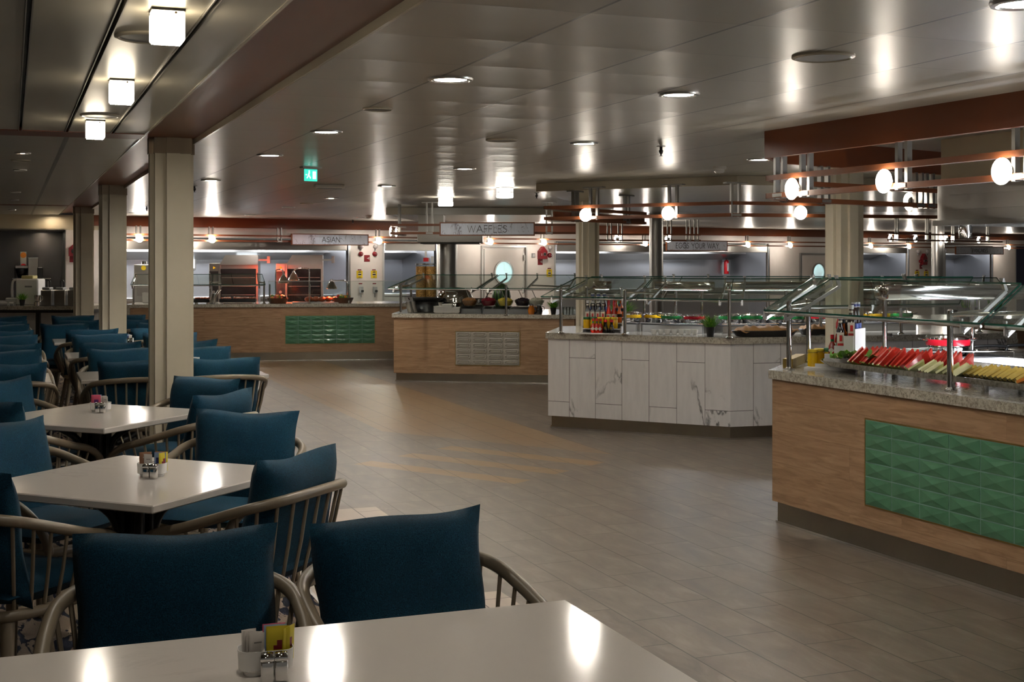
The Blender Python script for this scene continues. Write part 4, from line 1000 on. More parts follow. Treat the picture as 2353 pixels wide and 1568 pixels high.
# ================================================================ THINGS ON THE COUNTERS
def leafplant(lab, c, h, grp, seed=1, pot=True, n=150):
    r = random.Random(seed); t = thing('potted_grass', lab, 'potted plant', c, 0, grp)
    k = h/.30
    obj('pot', MB().lathe([(.034*k,0),(.036*k,.002),(.052*k,.10*k),(.055*k,.105*k),(.050*k,.105*k),(.048*k,.09*k),(0,.088*k)], 20), M['black'], t, 40)
    m = MB()
    for i in range(n):
        a = r.uniform(0, 2*PI); sp = r.random()**.6; L = k*r.uniform(.10,.19); r0 = k*.035*r.random()
        p = Vector((r0*math.cos(a), r0*math.sin(a), .085*k)); d = Vector((math.cos(a)*sp*.75, math.sin(a)*sp*.75, 1-.45*sp)).normalized()
        s = d.cross(Vector((0,0,1))).normalized() if abs(d.z) < .99 else Vector((1,0,0)); w_ = .0035*k
        q = p+d*L*.6; e = p+d*L+Vector((math.cos(a)*.02*k*sp, math.sin(a)*.02*k*sp, -.015*k*sp)); up = s.cross(d)*.0012*k
        m.add([p-s*w_, p+s*w_, q+s*w_, q-s*w_, e, p+up, q+up], [[0,1,2,3],[3,2,4],[0,3,6,5],[5,6,2,1],[6,3,4],[6,4,2]])
    obj('foliage', m, M['leaf'], t, 0)
    return t
def mk_leaf():
    n = NT('bright_grass_leaf'); f = n.noise(n.obj(), 30, 3); return n.P(col=n.ramp(f, [(.3,srgb(44,96,22)),(.5,srgb(96,164,44)),(.7,srgb(180,210,84))]), rough=.5, spec=.3)
M['leaf'] = mk_leaf()
for nm, c in dict(sauce_dark=(30,14,10), sauce_red=(170,30,16), sauce_orange=(196,92,24), mustard=(222,178,16), amber=(196,110,16), soy=(16,12,10)).items(): M[nm] = plain(nm+'_glass', srgb(*c), .12, 0, .6)
M['labelw'] = plain('cream_label', srgb(214,204,188), .55); M['labelr'] = plain('red_label_print', srgb(190,34,34), .5); M['labelb'] = plain('blue_label_print', srgb(36,64,140), .5)
M['greencap'] = plain('green_cap', srgb(18,110,56), .35); M['redcap'] = plain('red_cap', srgb(206,30,36), .35); M['whitecap'] = plain('white_cap', (.7,.7,.68), .35)
def bottle(kind):
    t = thing('sauce_bottle', 'x', 'bottle')
    if kind == 'steak':
        obj('body', MB().box((0,0,.058),(.046,.046,.116),b=.008,seg=2).lathe([(.022,.112),(.014,.135),(.011,.17),(.012,.178)],14), M['sauce_dark'], t, 50); obj('cap', MB().cyl((0,0,.188),.0155,.024,14), M['whitecap'], t)
        l = obj('label', MB().bx(-.020,.020,-.0245,-.0232,.016,.098), M['labelw'], t); obj('label_print', MB().bx(-.017,.017,-.0252,-.0244,.02,.034).bx(-.006,.010,-.0252,-.0244,.046,.082), M['labelr'], l)
        l = obj('neck_label', MB().lathe([(.0125,.138),(.0122,.168)],14), M['labelw'], t)
    elif kind == 'blue':
        obj('body', MB().lathe([(.022,0),(.024,.006),(.024,.11),(.012,.15),(.012,.185)],16), M['sauce_dark'], t, 50); obj('cap', MB().cyl((0,0,.2),.0165,.030,14), M['whitecap'], t)
        obj('label', MB().lathe([(.0245,.03),(.0245,.09)],16), M['labelb'], t); obj('cap_seal', MB().lathe([(.0169,.19),(.0169,.205)],14), M['labelb'], t)
    elif kind == 'chili':
        obj('body', MB().lathe([(.022,0),(.024,.006),(.024,.09),(.012,.135),(.011,.17)],16), M['sauce_red'], t, 50); obj('cap', MB().lathe([(.0145,.165),(.0135,.195),(.006,.215),(.003,.235),(0,.236)],14), M['redcap'], t, 40)
        l = obj('label', MB().lathe([(.0245,.018),(.0245,.078)],16), M['labelw'], t); obj('label_print', MB().box((0,-.0248,.055),(.018,.002,.022)).box((0,-.0248,.03),(.02,.002,.008)), M['labelr'], l)
    elif kind == 'hot':
        obj('body', MB().lathe([(.020,0),(.022,.005),(.022,.062),(.010,.088),(.009,.105)],14), M['sauce_red'], t, 50); obj('cap', MB().cyl((0,0,.118),.0115,.026,12), M['redcap'], t)
        obj('neck_label', MB().lathe([(.0105,.09),(.0102,.106)],12), M['greencap'], t); obj('label', MB().box((0,-.0222,.038),(.026,.002,.026),R=Ry(PI/4)), M['labelw'], t)
    elif kind == 'soy':
        obj('body', MB().lathe([(.026,0),(.028,.005),(.022,.04),(.012,.085),(.014,.10)],16), M['soy'], t, 50); obj('cap', MB().cyl((0,0,.11),.0165,.022,14), M['redcap'], t); obj('label', MB().box((0,-.0215,.045),(.02,.002,.022)), M['gold'], t)
    elif kind == 'orange':
        obj('body', MB().lathe([(.021,0),(.023,.006),(.023,.085),(.011,.12),(.010,.15)],16), M['sauce_orange'], t, 50); obj('cap', MB().cyl((0,0,.162),.0125,.026,12), M['black'], t); obj('label', MB().lathe([(.0234,.05),(.0234,.08)],16), M['sauce_dark'], t)
    elif kind in ('mustard','relish'):
        obj('body', MB().lathe([(.028,0),(.031,.006),(.031,.07),(.026,.082)],18), M['mustard'], t, 50); obj('lid', MB().lathe([(.030,.08),(.0315,.083),(.0315,.098),(.029,.102),(0,.102)],18), M['yellow'] if kind == 'mustard' else M['greencap'], t, 40); obj('lid_band', MB().lathe([(.0316,.084),(.0316,.0875)],18), M['gold'], t)
    return t
def put(kind, loc, rz, lab, grp): return place('b'+kind, lambda: bottle(kind), loc, rz, lab, grp)
def riser(lab, c, rz, w, steps, dp, grp):
    """stepped white stand; low steps face -y"""
    t = thing('condiment_riser', lab, 'riser', c, rz, grp); h = len(steps)
    obj('tray', MB().bx(-w/2-.03, w/2+.03, -.06, dp*h+.02, 0, .012), M['white'], t)
    m = MB()
    for s in (-1, 1):
        x0 = s*w/2
        prof = [(0,.012)]
        for i, z in enumerate(steps): prof += [(dp*i, z+.02),(dp*(i+1), z+.02)]
        prof += [(dp*h, .012)]
        pm = Matrix(((0,0,1,0),(1,0,0,0),(0,1,0,0),(0,0,0,1)))
        m2 = MB(); m2.prism(prof, x0-.005, x0+.005, pm); obj('side_panel', m2, M['white'], t)
    for i, z in enumerate(steps): obj('shelf', MB().bx(-w/2, w/2, dp*i, dp*(i+1), z-.008, z), M['white'], t)
    obj('back_panel', MB().bx(-w/2, -.02, dp*h, dp*h+.01, .012, steps[-1]+.06).bx(.02, w/2, dp*h, dp*h+.01, .012, steps[-1]+.06).bx(-.02, .02, dp*h, dp*h+.01, .012, .09).bx(-.02, .02, dp*h, dp*h+.01, .13, steps[-1]+.06), M['white'], t)
    return t
# --- fruit station condiments (stand seen from its side: low steps to the left)
c = G(1886, 846, ZF); rzr = ang((.70,.28))-PI/2   # local +y (rising) runs to the right
rzr = math.radians(-122)
St = [.014,.075,.125,.185]
riser('white stepped condiment stand beside the watermelon platter', (c.x, c.y, ZF), rzr, .20, St, .058, 'condiment stands')
R = Matrix.Rotation(rzr, 4, 'Z'); at = lambda x, y, z: Vector((c.x,c.y,ZF))+R @ Vector((-x+.012*math.sin(40*y),y*.775 if y > 0 else y,z))
W1 = 'on the stand beside the watermelon'
put('mustard', at(-.055,-.035,.012), -.22, 'nearest yellow mustard jar '+W1, 'mustard jars'); put('mustard', at(.045,-.03,.012), -.22, 'second yellow mustard jar '+W1, 'mustard jars')
put('relish', at(.085,.035,.016), -.22, 'green lidded jar '+W1, 'relish jars')
put('hot', at(-.06,.112,.0755), -.5, 'squat hot sauce bottle with red cap '+W1, 'hot sauce bottles'); put('chili', at(.05,.112,.0755), -.22, 'tall red chili bottle '+W1, 'chili bottles')
put('steak', at(-.065,.188,.1255), -.22, 'white capped steak sauce bottle, front one '+W1, 'steak sauce bottles'); put('orange', at(-.01,.188,.1255), -.22, 'orange sauce bottle with black cap '+W1, 'orange sauce bottles'); put('steak', at(.05,.188,.1255), -.22, 'white capped steak sauce bottle, rear one '+W1, 'steak sauce bottles')
put('steak', at(-.065,.262,.1855), -.22, 'steak sauce bottle on the top step '+W1, 'steak sauce bottles'); put('blue', at(-.005,.262,.1855), -.22, 'blue labelled bottle, first on the top step '+W1, 'blue labelled bottles'); put('blue', at(.055,.262,.1855), -.22, 'blue labelled bottle, second on the top step '+W1, 'blue labelled bottles')
# --- marble station condiments (low steps face the camera)
c2 = G(1382, 768, ZW); rz2 = math.radians(-16)
riser('white stepped condiment stand on the marble counter', (c2.x, c2.y, ZW), rz2, .36, [.05,.10,.15], .07, 'condiment stands')
R2 = Matrix.Rotation(rz2, 4, 'Z'); at2 = lambda x, y, z: Vector((c2.x,c2.y,ZW))+R2 @ Vector((x,y,z))
W2 = 'on the marble counter stand'; o9 = ['first','second','third','fourth']
for i in range(3): put('hot', at2(-.07+.034*i,-.032,.012), rz2, '%s small hot sauce bottle from the left %s' % (o9[i], W2), 'hot sauce bottles')
for i in range(2): put('soy', at2(.045+.055*i,-.034,.012), rz2, '%s dark soy bottle from the left %s' % (o9[i], W2), 'soy bottles')
for i in range(2): put('relish', at2(-.145+.065*i,.035,.0505), rz2, '%s green lidded jar from the left %s' % (o9[i], W2), 'relish jars')
for i in range(3): put('mustard', at2(-.015+.064*i,.035,.0505), rz2, '%s yellow mustard jar from the left %s' % (o9[i], W2), 'mustard jars')
for i in range(4): put('steak', at2(-.15+.048*i,.105,.1005), rz2, '%s white capped dark bottle from the left %s' % (o9[i], W2), 'steak sauce bottles')
for i in range(2): put('chili', at2(.045+.05*i,.105,.1005), rz2, '%s red chili bottle from the left %s' % (o9[i], W2), 'chili bottles')
put('orange', at2(.145,.105,.1005), rz2, 'single orange sauce bottle on the middle step of the marble counter stand', 'orange sauce bottles')
for i in range(3): put('blue', at2(-.12+.055*i,.175,.1505), rz2, '%s blue labelled bottle from the left %s' % (o9[i], W2), 'blue labelled bottles')
for i in range(2): put('orange', at2(.10+.045*i,.175,.1505), rz2, '%s orange bottle on the top step %s' % (o9[i], W2), 'orange sauce bottles')
# --- plants
leafplant('bright green potted grass on the marble counter', V3(G(1632,774,ZW),ZW), .245, 'potted grass on the counters', 2, n=220)
leafplant('potted grass at the left end of the waffle counter', V3(G(978,719,ZA)+Vector((0,.25)),ZA), .24, 'potted grass on the counters', 3)
leafplant('potted grass at the right end of the waffle counter', V3(G(1272,723,ZA)+Vector((0,.1)),ZA), .235, 'potted grass on the counters', 4)
leafplant('potted grass on the drinks counter at the far left', (XD(51,19.72),19.72,.867), .25, 'potted grass on the counters', 5)
leafplant('potted grass behind the condiment stand on the marble counter', (XD(1428,13.05),13.05,ZW), .36, 'potted grass on the counters', 6)
# --- fruit platter
d3 = dF; pk = kx([A+eF*.33, A+eF*.33+dF], 0, 1925); pc = A+eF*.38+dF*(pk+1.02); prz = ang(dF); ZP = ZF+.055
t = thing('fruit_platter', 'long mirror steel platter raised on short legs on the fruit counter', 'platter', (pc.x,pc.y,ZF), prz)
pl = rrect(2.2,.46,.21,6)
rg = [(.96,.84,.036),(1,1,.070),(.985,.95,.068),(.955,.80,.048)]
obj('dish', MB().add([(x*a_,y*b_,z_) for a_, b_, z_ in rg for x, y in pl], [[k*28+i,k*28+(i+1)%28,(k+1)*28+(i+1)%28,(k+1)*28+i] for k in range(3) for i in range(28)]+[list(range(84,112)),list(range(28))[::-1]]), M['chrome'], t, 40)
for x in (-.72,-.25,.25,.72):
    for y in (-.12,.12): obj('foot', MB().cyl((x,y,.022),.018,.044,12), M['chrome'], t)
Rp = Matrix.Rotation(prz, 4, 'Z'); pp = lambda x, y, z=.049: Vector((pc.x,pc.y,ZF))+Rp @ Vector((x,y,z))
def mk_fr(name, a, b, rough=.3, sc=25):
    n = NT(name); return n.P(col=n.mix(n.noise(n.obj(), sc, 3), srgb(*a), srgb(*b)), rough=rough, spec=.5)
M['melon'] = mk_fr('watermelon_flesh', (205,38,30), (236,84,66)); M['melonrind'] = mk_fr('watermelon_rind', (40,84,28), (190,186,96)); M['pine'] = mk_fr('pineapple_flesh', (226,190,80), (246,226,140)); M['pinerind'] = mk_fr('pineapple_rind', (60,54,24), (120,104,44))
M['honey'] = mk_fr('honeydew_flesh', (214,216,140), (236,232,184)); M['cant'] = mk_fr('cantaloupe_flesh', (226,120,24), (246,160,60)); M['cantrind'] = mk_fr('cantaloupe_rind', (150,150,96), (196,184,140)); M['lettuce'] = mk_fr('lettuce_leaf', (50,110,30), (140,180,70), .4, 12)
def wedge(nm, r, th, a, flesh, rind, cat='fruit'):
    t = thing(nm, 'x', cat); P = [(0,0)]+[(r*math.cos(-a/2+a*k/8), r*math.sin(-a/2+a*k/8)) for k in range(9)]
    up = Matrix(((0,1,0,0),(0,0,1,0),(1,0,0,0),(0,0,0,1)))   # plan x -> up
    q = MB(); q.prism([(r*.93-x*.93, y*.93) for x, y in P], -th/2, th/2, up); obj('flesh', q, flesh, t, 20)
    m = MB()
    for k in range(1, 9):
        p0, p1 = P[k], P[k+1]; m.prism([(r*.93-p0[0]*.93,p0[1]*.93),(r*.93-p1[0]*.93,p1[1]*.93),(r*.93-p1[0],p1[1]),(r*.93-p0[0],p0[1])], -th/2, th/2, up)
    obj('rind', m, rind, t, 20)
    return t
FR = random.Random(4)
def fruit(key, mk, x, y, rz, tilt, lab, z=.056): return place(key, mk, pp(x,y,z), prz+rz, lab, lab.split(' on ')[0].replace('slice','slices').replace('piece','pieces')+' on the platter', tilt)
for row, (y0, n, xs) in enumerate([(-.08,16,-.79),(.03,15,-.81),(.12,13,-.50)]):
    for i in range(n): fruit('wm', lambda: wedge('watermelon_slice', .12, .010, 1.25, M['melon'], M['melonrind']), xs+.029*i+FR.uniform(-.005,.005), y0+.02*math.sin(i*.5), -PI/2+FR.uniform(-.22,.22)+(.35 if row == 2 else 0), -.45+FR.uniform(-.12,.12), 'red watermelon slice on the fruit platter', .060)
for i in range(12): fruit('hd', lambda: wedge('honeydew_slice', .10, .012, 1.1, M['honey'], M['honey']), -.28+.034*i, -.10+.03*math.sin(i), -PI/2+FR.uniform(-.2,.2), -.85, 'pale honeydew slice on the fruit platter', .062)
for row, (y0, n, xs) in enumerate([(-.09,13,.08),(.02,13,.10)]):
    for i in range(n): fruit('pi', lambda: wedge('pineapple_slice', .085, .013, 1.5, M['pine'], M['pinerind']), xs+.032*i, y0, -PI/2+FR.uniform(-.15,.15), -.75, 'yellow pineapple slice on the fruit platter', .062)
for i in range(26): fruit('ca', lambda: wedge('cantaloupe_slice', .075, .014, 1.0, M['cant'], M['cantrind']), .50+.055*(i//3)+FR.uniform(-.02,.02), -.11+.09*(i%3)+FR.uniform(-.02,.02), -PI/2+FR.uniform(-.6,.6), -1.1+FR.uniform(-.2,.2), 'orange cantaloupe slice on the fruit platter', .062)
def leafmb():
    t = thing('lettuce_leaf', 'x', 'garnish'); vs = []; fs = []; n = 9
    for s in (0, .002):
        for i in range(n):
            for j in range(n):
                u, v = -1+2*i/(n-1), -1+2*j/(n-1); rr_ = math.sqrt(max(0,1-v*v*.5)); x = u*.05*rr_; y = v*.05*math.sqrt(max(0,1-u*u*.5)); vs.append((x, y, .016+s+.012*math.sin(7*u+3*v)*abs(u)+.016*(u*u+v*v)*.8))
    for k in range(2):
        for i in range(n-1):
            for j in range(n-1): a = k*n*n+i*n+j; fs.append([a, a+1, a+n+1, a+n])
    obj('leaf', MB().add(vs, fs), M['lettuce'], t, 60); obj('rib', MB().tube([(0,-.05,.022),(0,0,.018),(0,.04,.024)], .003, 6), M['honey'], t, 60)
    return t
for i in range(9): place('lt', leafmb, pp(-.95+.035*(i%4)+(.0 if i < 6 else .25), -.10+.06*(i%3), .064+.014*(i//3)), i*.9, 'curly lettuce leaf garnishing the watermelon on the platter', 'lettuce leaves on the platter', .2)
# --- cooking pots with coloured bands
def pot(col, r=.12, h=.10):
    t = thing('induction_pot', 'x', 'pot')
    obj('body', MB().lathe([(r*.86,.0),(r*.90,.004),(r*.93,h*.45),(r,h*.5),(r,h),(r*.97,h),(r*.95,h*.9),(0,h*.88)], 24), M['chrome'], t, 40)
    obj('colour_band', MB().lathe([(r*1.005,h*.56),(r*1.012,h*.6),(r*1.012,h*.86),(r*1.005,h*.9)], 24), M['pot'+col], t, 40)
    obj('lid', MB().lathe([(r*1.03,h*1.0),(r*1.03,h*1.04),(r*.7,h*1.12),(0,h*1.16)], 24), M['bowlglass'], t, 40)
    for s in (-1, 1): obj('handle', MB().tube(cat_rom([(s*r*.98,-.03,h*.82),(s*r*1.28,-.026,h*.9),(s*r*1.34,0,h*.92),(s*r*1.28,.026,h*.9),(s*r*.98,.03,h*.82)],3), .005, 6), M['chrome'], t, 50)
    return t
for nme, cc in dict(green=(30,120,60), red=(190,20,40), yellow=(206,160,20)).items(): M['pot'+nme] = plain(nme+'_enamel_band', srgb(*cc), .25)
def putpot(col, loc, lab, s=1.0):
    r = place('pot'+col, lambda: pot(col), loc, random.uniform(-.3,.3), lab, 'steel pots with coloured bands'); r.scale = (s,s,s); return r
def box_thing(name, lab, cat, c, d, m, rz=0, grp=None, b=.004):
    o = obj(name, MB().box((0,0,d[2]/2), d, b=b), m, None, 35, c, rz); return tag(o, lab, cat, grp)
def hot_plate(lab, c, d, rz):
    t = thing('hot_plate', lab, 'hot plate', c, rz, 'black hot plates under the pots')
    obj('glass_top', MB().box((0,0,d[2]-.004),(d[0],d[1],.008),b=.002), M['black'], t); obj('housing', MB().box((0,0,d[2]/2-.004),(d[0]*.98,d[1]*.98,d[2]-.008)), M['steel'], t)
    m = MB(); x, y = d[0]/2+.01, -d[1]/2-.01; m.tube([(-x,y,0),(-x,y,.085),(x,y,.085),(x,y,0)], .004, 6); obj('guard_rail', m, M['chrome'], t, 50)
fz = 1.0
hp = G(2195,836,ZF); hot_plate('black hot plate under the red banded pot', (hp.x,hp.y+.05,ZF), (.60,.36,.05), .12)
putpot('red', (hp.x-.02,hp.y+.08,ZF+.05), 'large steel pot with red band on the fruit counter', 1.12)
bowlM = lambda r, h: MB().lathe([(r*.55,0),(r*.6,.002),(r*.98,h*.9),(r,h),(r*.96,h),(r*.55,.008),(0,.008)], 20)
def bowl():
    t = thing('white_bowl', 'x', 'bowl'); obj('dish', bowlM(.075,.055), M['ceramic'], t, 50); obj('food', MB().lathe([(.064,.046),(.04,.052),(0,.054)], 16), M['lettuce'], t, 50); return t
for i in range(5):
    q = G(2008+34*i, 833-2*i, ZF); place('wb', bowl, (q.x,q.y+.06,ZF+.012), 0, '%s white food bowl from the left behind the watermelon' % ['first','second','third','fourth','fifth'][i], 'white food bowls behind the watermelon')
q = G(2075,836,ZF); box_thing('bowl_tray', 'low steel tray carrying white food bowls behind the watermelon', 'tray', (q.x,q.y+.06,ZF), (.62,.24,.012), M['steel'], .1)
t = thing('cold_well', 'bright lit steel cold well in the middle of the fruit counter', 'food well', (3.3,7.0,ZF), ang(dF))
obj('rim', MB().bx(-1.3,2.4,-.26,-.22,0,.05).bx(-1.3,2.4,.22,.26,0,.05).bx(-1.3,-1.26,-.22,.22,0,.05), M['chrome'], t); obj('floor_plate', MB().bx(-1.26,2.4,-.22,.22,0,.01), M['steel'], t); obj('light_strip', MB().bx(-1.2,2.3,.19,.215,.015,.04), M['cool'], t)
def dome(x, y, lab):
    q = G(x, y, ZF); t = thing('food_pan', lab, 'food pan', (q.x,q.y,ZF), .1, 'lidded food pans on the fruit counter'); obj('pan', MB().box((0,0,.02),(.34,.26,.04),b=.01), M['chrome'], t); obj('lid', MB().box((0,0,.047),(.34,.26,.02),b=.009), M['chrome'], t)
    obj('handle', MB().tube(cat_rom([(-.11,0,.055),(-.10,0,.085),(.10,0,.085),(.11,0,.055)],3), .010, 8), M['black'], t, 50)
dome(2275,826,'steel food pan with black lid handle behind the lit cold well'); dome(2350,824,'steel food pan with black lid handle cut by the right edge')
# marble counter equipment
hpm = [(1.02,12.5,.5,-.5),(1.55,12.2,.6,-.5),(2.15,12.15,.55,.27),(2.75,12.3,.6,.27),(3.5,12.55,.7,.27)]
hw = ['first','second','third','fourth','fifth']
for i, (x, y, wd, r) in enumerate(hpm): hot_plate('%s black hot plate from the left on the marble counter' % hw[i], (x,y,ZW), (wd,.3,.075), r)
potl = [('yellow',.90,12.58,.0,.75),('red',1.12,12.72,.075,.75),('yellow',1.13,12.44,.0,.8),('yellow',1.36,12.48,.09,.75),('green',1.50,12.28,.04,.75),('red',1.70,12.16,.04,.75),('green',2.02,12.12,.0,.8),('green',2.23,12.18,.0,.8),('green',2.45,12.22,.0,.7),('green',2.66,12.28,.0,.7),('red',2.88,12.33,.0,.75),('yellow',3.28,12.5,.0,.85),('yellow',3.52,12.56,.0,.85),('green',3.76,12.62,.0,.85)]
for i, (cl, x, y, z, s) in enumerate(potl): putpot(cl, (x,y,ZW+.075), '%s banded pot, number %s along the marble counter from the left' % (cl, ['one','two','three','four','five','six','seven','eight','nine','ten','eleven','twelve','thirteen','fourteen'][i]), s*1.1)
for i in range(7):
    q = G(1508+16*i, 772, ZW); place('wb2', lambda: bowl(), (q.x+.0,q.y+.20,ZW+.001), 0, '%s small white bowl from the left on the marble counter' % (hw+['sixth','seventh'])[i], 'small white bowls on the marble counter').scale = (.42,.42,.8)
def cloth_tray(lab, c, w_, d_, rz):
    t = thing('bread_tray', lab, 'bread tray', c, rz, 'bread trays under brown cloths'); obj('tray', MB().lathe([(.7,0),(.86,.005),(1,.05),(.97,.055),(.84,.015),(0,.012)], 24), M['black'], t, 40).scale = (w_/2,d_/2,1)
    vs = []; fs = []; nx, ny = 22, 10; rr_ = random.Random(int(w_*1000))
    for s in (0, .006):
        for j in range(ny+1):
            for i in range(nx+1):
                u, v = -1+2*i/nx, -1+2*j/ny; z = .045+.035*(1-u**4)*(1-v**4)+.012*math.sin(9*u+2*v)*(1-.5*abs(v))+.008*math.sin(17*u-5*v)
                vs.append((u*w_*.46, v*d_*.42*(1-.12*u*u), z+s))
    for s in range(2):
        for j in range(ny):
            for i in range(nx): a = s*(nx+1)*(ny+1)+j*(nx+1)+i; fs.append([a,a+1,a+nx+2,a+nx+1])
    obj('cloth', MB().add(vs, fs), M['cloth'], t, 60)
M['cloth'] = plain('brown_paper_cloth', srgb(176,134,88), .8, vary=.12, vs=14)
q = G(1760,774,ZW); cloth_tray('black bread tray under brown cloth at the marble counter corner', (q.x,q.y+.06,ZW), .62, .24, .2)
q = Vector((1.82,12.9)); cloth_tray('small black bread tray under brown cloth behind the marble counter', (q.x,q.y,ZW+.02), .26, .2, 0)
q = G(1838,772,ZW); cloth_tray('second bread tray under brown cloth, beside the fruit guard posts', (q.x+.22,q.y+.2,ZW), .40, .24, .25)
for x, l in ((1965,'first'),(2046,'second')):
    q = G(x, 775, ZW); t = thing('tong_rest', l+' steel utensil rest on the marble counter edge', 'utensil rest', (q.x,q.y+.06,ZW), .3, 'steel utensil rests'); obj('cup', MB().lathe([(.03,0),(.036,.03),(.034,.03),(.028,.004),(0,.004)], 16), M['chrome'], t, 40); obj('stand', MB().cyl((0,0,.002), .04, .004, 16), M['steel'], t)
for i, (x, l) in enumerate(((2298,'right'),(2235,'left'))):
    p = along([PR[0],PR[1]], x)[0]; t = thing('planter', l+' grey planter of spiky grass on the background oak counter', 'planter', (p.x,p.y+.15,.88), .2, 'grey planters'); obj('box', MB().lathe([(.09,0),(.13,.13),(.12,.13),(.08,.02),(0,.02)], 4, (0,0,0), Rz(PI/4)), M['grey'], t)
    m = MB(); rr_ = random.Random(i)
    for k in range(60):
        a = rr_.uniform(0,6.28); m.tube([(.05*math.cos(a),.05*math.sin(a),.1),(.09*math.cos(a),.09*math.sin(a),.17+.08*rr_.random())], .004, 4, radii=[.004,.001])
    obj('grass', m, M['leaf'], t, 0)
# ================================================================ WAFFLE COUNTER
def on(poly, i, x, o): a = Vector(poly[i]); d = (Vector(poly[(i+1)%len(poly)])-a).normalized(); n = Vector((-d.y,d.x)); return along([a+n*o, a+n*o+d*9, ], x)[0] if along([a+n*o, a+n*o+d*9], x) else a+d*kx([a,a+d],0,x)+n*o
aw = ang(PA[1]-PA[0])
wa = lambda x, o=.3: on(PA, 0, x, o)
q = wa(978,.55); t = thing('cereal_dispenser', 'cereal dispenser with two clear tubes of golden flakes at the left of the waffle counter', 'cereal dispenser', (q.x,q.y,ZA), aw)
obj('stand', MB().lathe([(.20,0),(.21,.01),(.19,.05),(.17,.10),(.17,.14),(.24,.17),(.25,.19),(0,.19)], 24), M['black'], t, 40)
M['flakes'] = (lambda n: n.P(col=n.ramp(n.noise(n.obj(), 70, 4, .7), [(.35,srgb(96,58,22)),(.55,srgb(190,138,66)),(.7,srgb(226,186,112))]), rough=.5))(NT('cereal_flakes'))
for x in (-.062,.075):
    c_ = obj('cereal', MB().cyl((x,0,.40),.068,.40,20), M['flakes'], t, 40); obj('tube', MB().lathe([(.073,.19),(.073,.625)], 22, (x,0,0)), M['bowlglass'], t, 40); obj('tube_lid', MB().cyl((x,0,.63),.076,.02,22), M['steel'], t, 40)
obj('label_card', MB().box((.02,-.03,.69),(.07,.07,.05)), M['redcap'], t); obj('price_card', MB().bx(.0,.028,-.05,-.045,.72,.80).bx(.085,.12,-.05,-.045,.65,.735), M['paperw'], t)
for i, (x, l) in enumerate(((943,'left'),(953,'right'))):
    q = wa(x,.18+.06*i); t = thing('utensil_can', l+' tilted steel can of serving utensils on the waffle counter', 'utensil holder', (q.x,q.y,ZA), .3, 'steel utensil cans')
    can = MB(Matrix.Rotation(-.22, 4, 'Y')); can.lathe([(.036,0),(.038,.003),(.038,.14),(.034,.14),(.033,.01),(0,.01)], 18); can.v = [v+Vector((0,0,.008)) for v in can.v]; obj('can', can, M['steel'], t, 40)
    u = MB()
    for k in range(4): u.tube([(-.01+.007*k,.0,.05),(-.075+.012*k,.005*k,.21)], .004, 6)
    obj('utensil', u, M['steel'], t, 40)
ST_ = [(1010,.16,6),(1029,.17,8),(1046,.18,5)]
PLC = [0]
def plate():
    t = tag(obj('white_plate', MB().lathe([(.055,0),(.06,.001),(.092,.022),(.095,.026),(.090,.026),(.056,.005),(0,.005)], 4, (0,0,0), Rz(PI/4)), M['ceramic'], None, 40), 'x', 'plate'); return t
for si, (x, o, n) in enumerate(ST_):
    q = wa(x, o)
    for k in range(n): place('plate', plate, (q.x,q.y,ZA+.0135*k), aw+.05*si, 'square white plate in the %s stack on the waffle counter' % ['left','middle','right'][si], '%s stack of white plates' % ['left','middle','right'][si])
for i, (x, l) in enumerate(((1080,'left'),(1145,'middle'),(1205,'right'))):
    q = wa(x,.34); t = thing('bowl_stand', l+' angled black stand under the salad bowls on the waffle counter', 'stand', (q.x,q.y,ZA), aw, 'black bowl stands')
    obj('base', MB().add([(-.18,-.14,0),(.18,-.14,0),(.18,.14,0),(-.18,.14,0),(-.165,-.13,.06),(.165,-.13,.06),(.165,.13,.085),(-.165,.13,.085)], [[3,2,1,0],[4,5,6,7],[0,1,5,4],[1,2,6,5],[2,3,7,6],[3,0,4,7]]), M['black'], t)
fd = {'granola': ((120,74,40),(180,130,80)), 'beet': ((96,6,26),(150,16,44)), 'corn': ((226,190,50),(246,226,110)), 'olive': ((24,16,26),(60,44,60)), 'yogurt': ((206,198,180),(226,220,206))}
for i, (x, nm, lab) in enumerate([(1079,'granola','clear bowl of brown granola mix'),(1123,'beet','clear bowl of dark red beets'),(1161,'corn','clear bowl of yellow corn'),(1201,'olive','clear bowl of dark olives'),(1232,'yogurt','clear bowl of pale cream dressing')]):
    M['f_'+nm] = mk_fr(nm+'_food', *fd[nm], .45, 60); q = wa(x,.34); t = thing('salad_bowl', lab+' on the waffle counter', 'bowl', (q.x,q.y,ZA+.085), 0, 'clear salad bowls')
    obj('dish', MB().lathe([(.06,0),(.075,.003),(.10,.05),(.108,.085),(.105,.085),(.097,.05),(.07,.008),(0,.006)], 24), M['bowlglass'], t, 50)
    m = MB(); m.lathe([(0,.012),(.066,.012),(.094,.055),(.098,.075),(.08,.092),(.05,.105),(0,.112)], 20); r_ = random.Random(i)
    for k in range(46):
        a, rr_ = r_.uniform(0,6.28), .085*r_.random()**.5; m.ell((rr_*math.cos(a), rr_*math.sin(a), .078+.03*(1-(rr_/.09)**2)+.004),(.012,.010,.009),6,4,Rz(a))
    obj('food', m, M['f_'+nm], t, 50); obj('spoon', MB().tube([(0,.02,.10),(-.05,.08,.21)], .005, 6), M['steel'], t, 50)
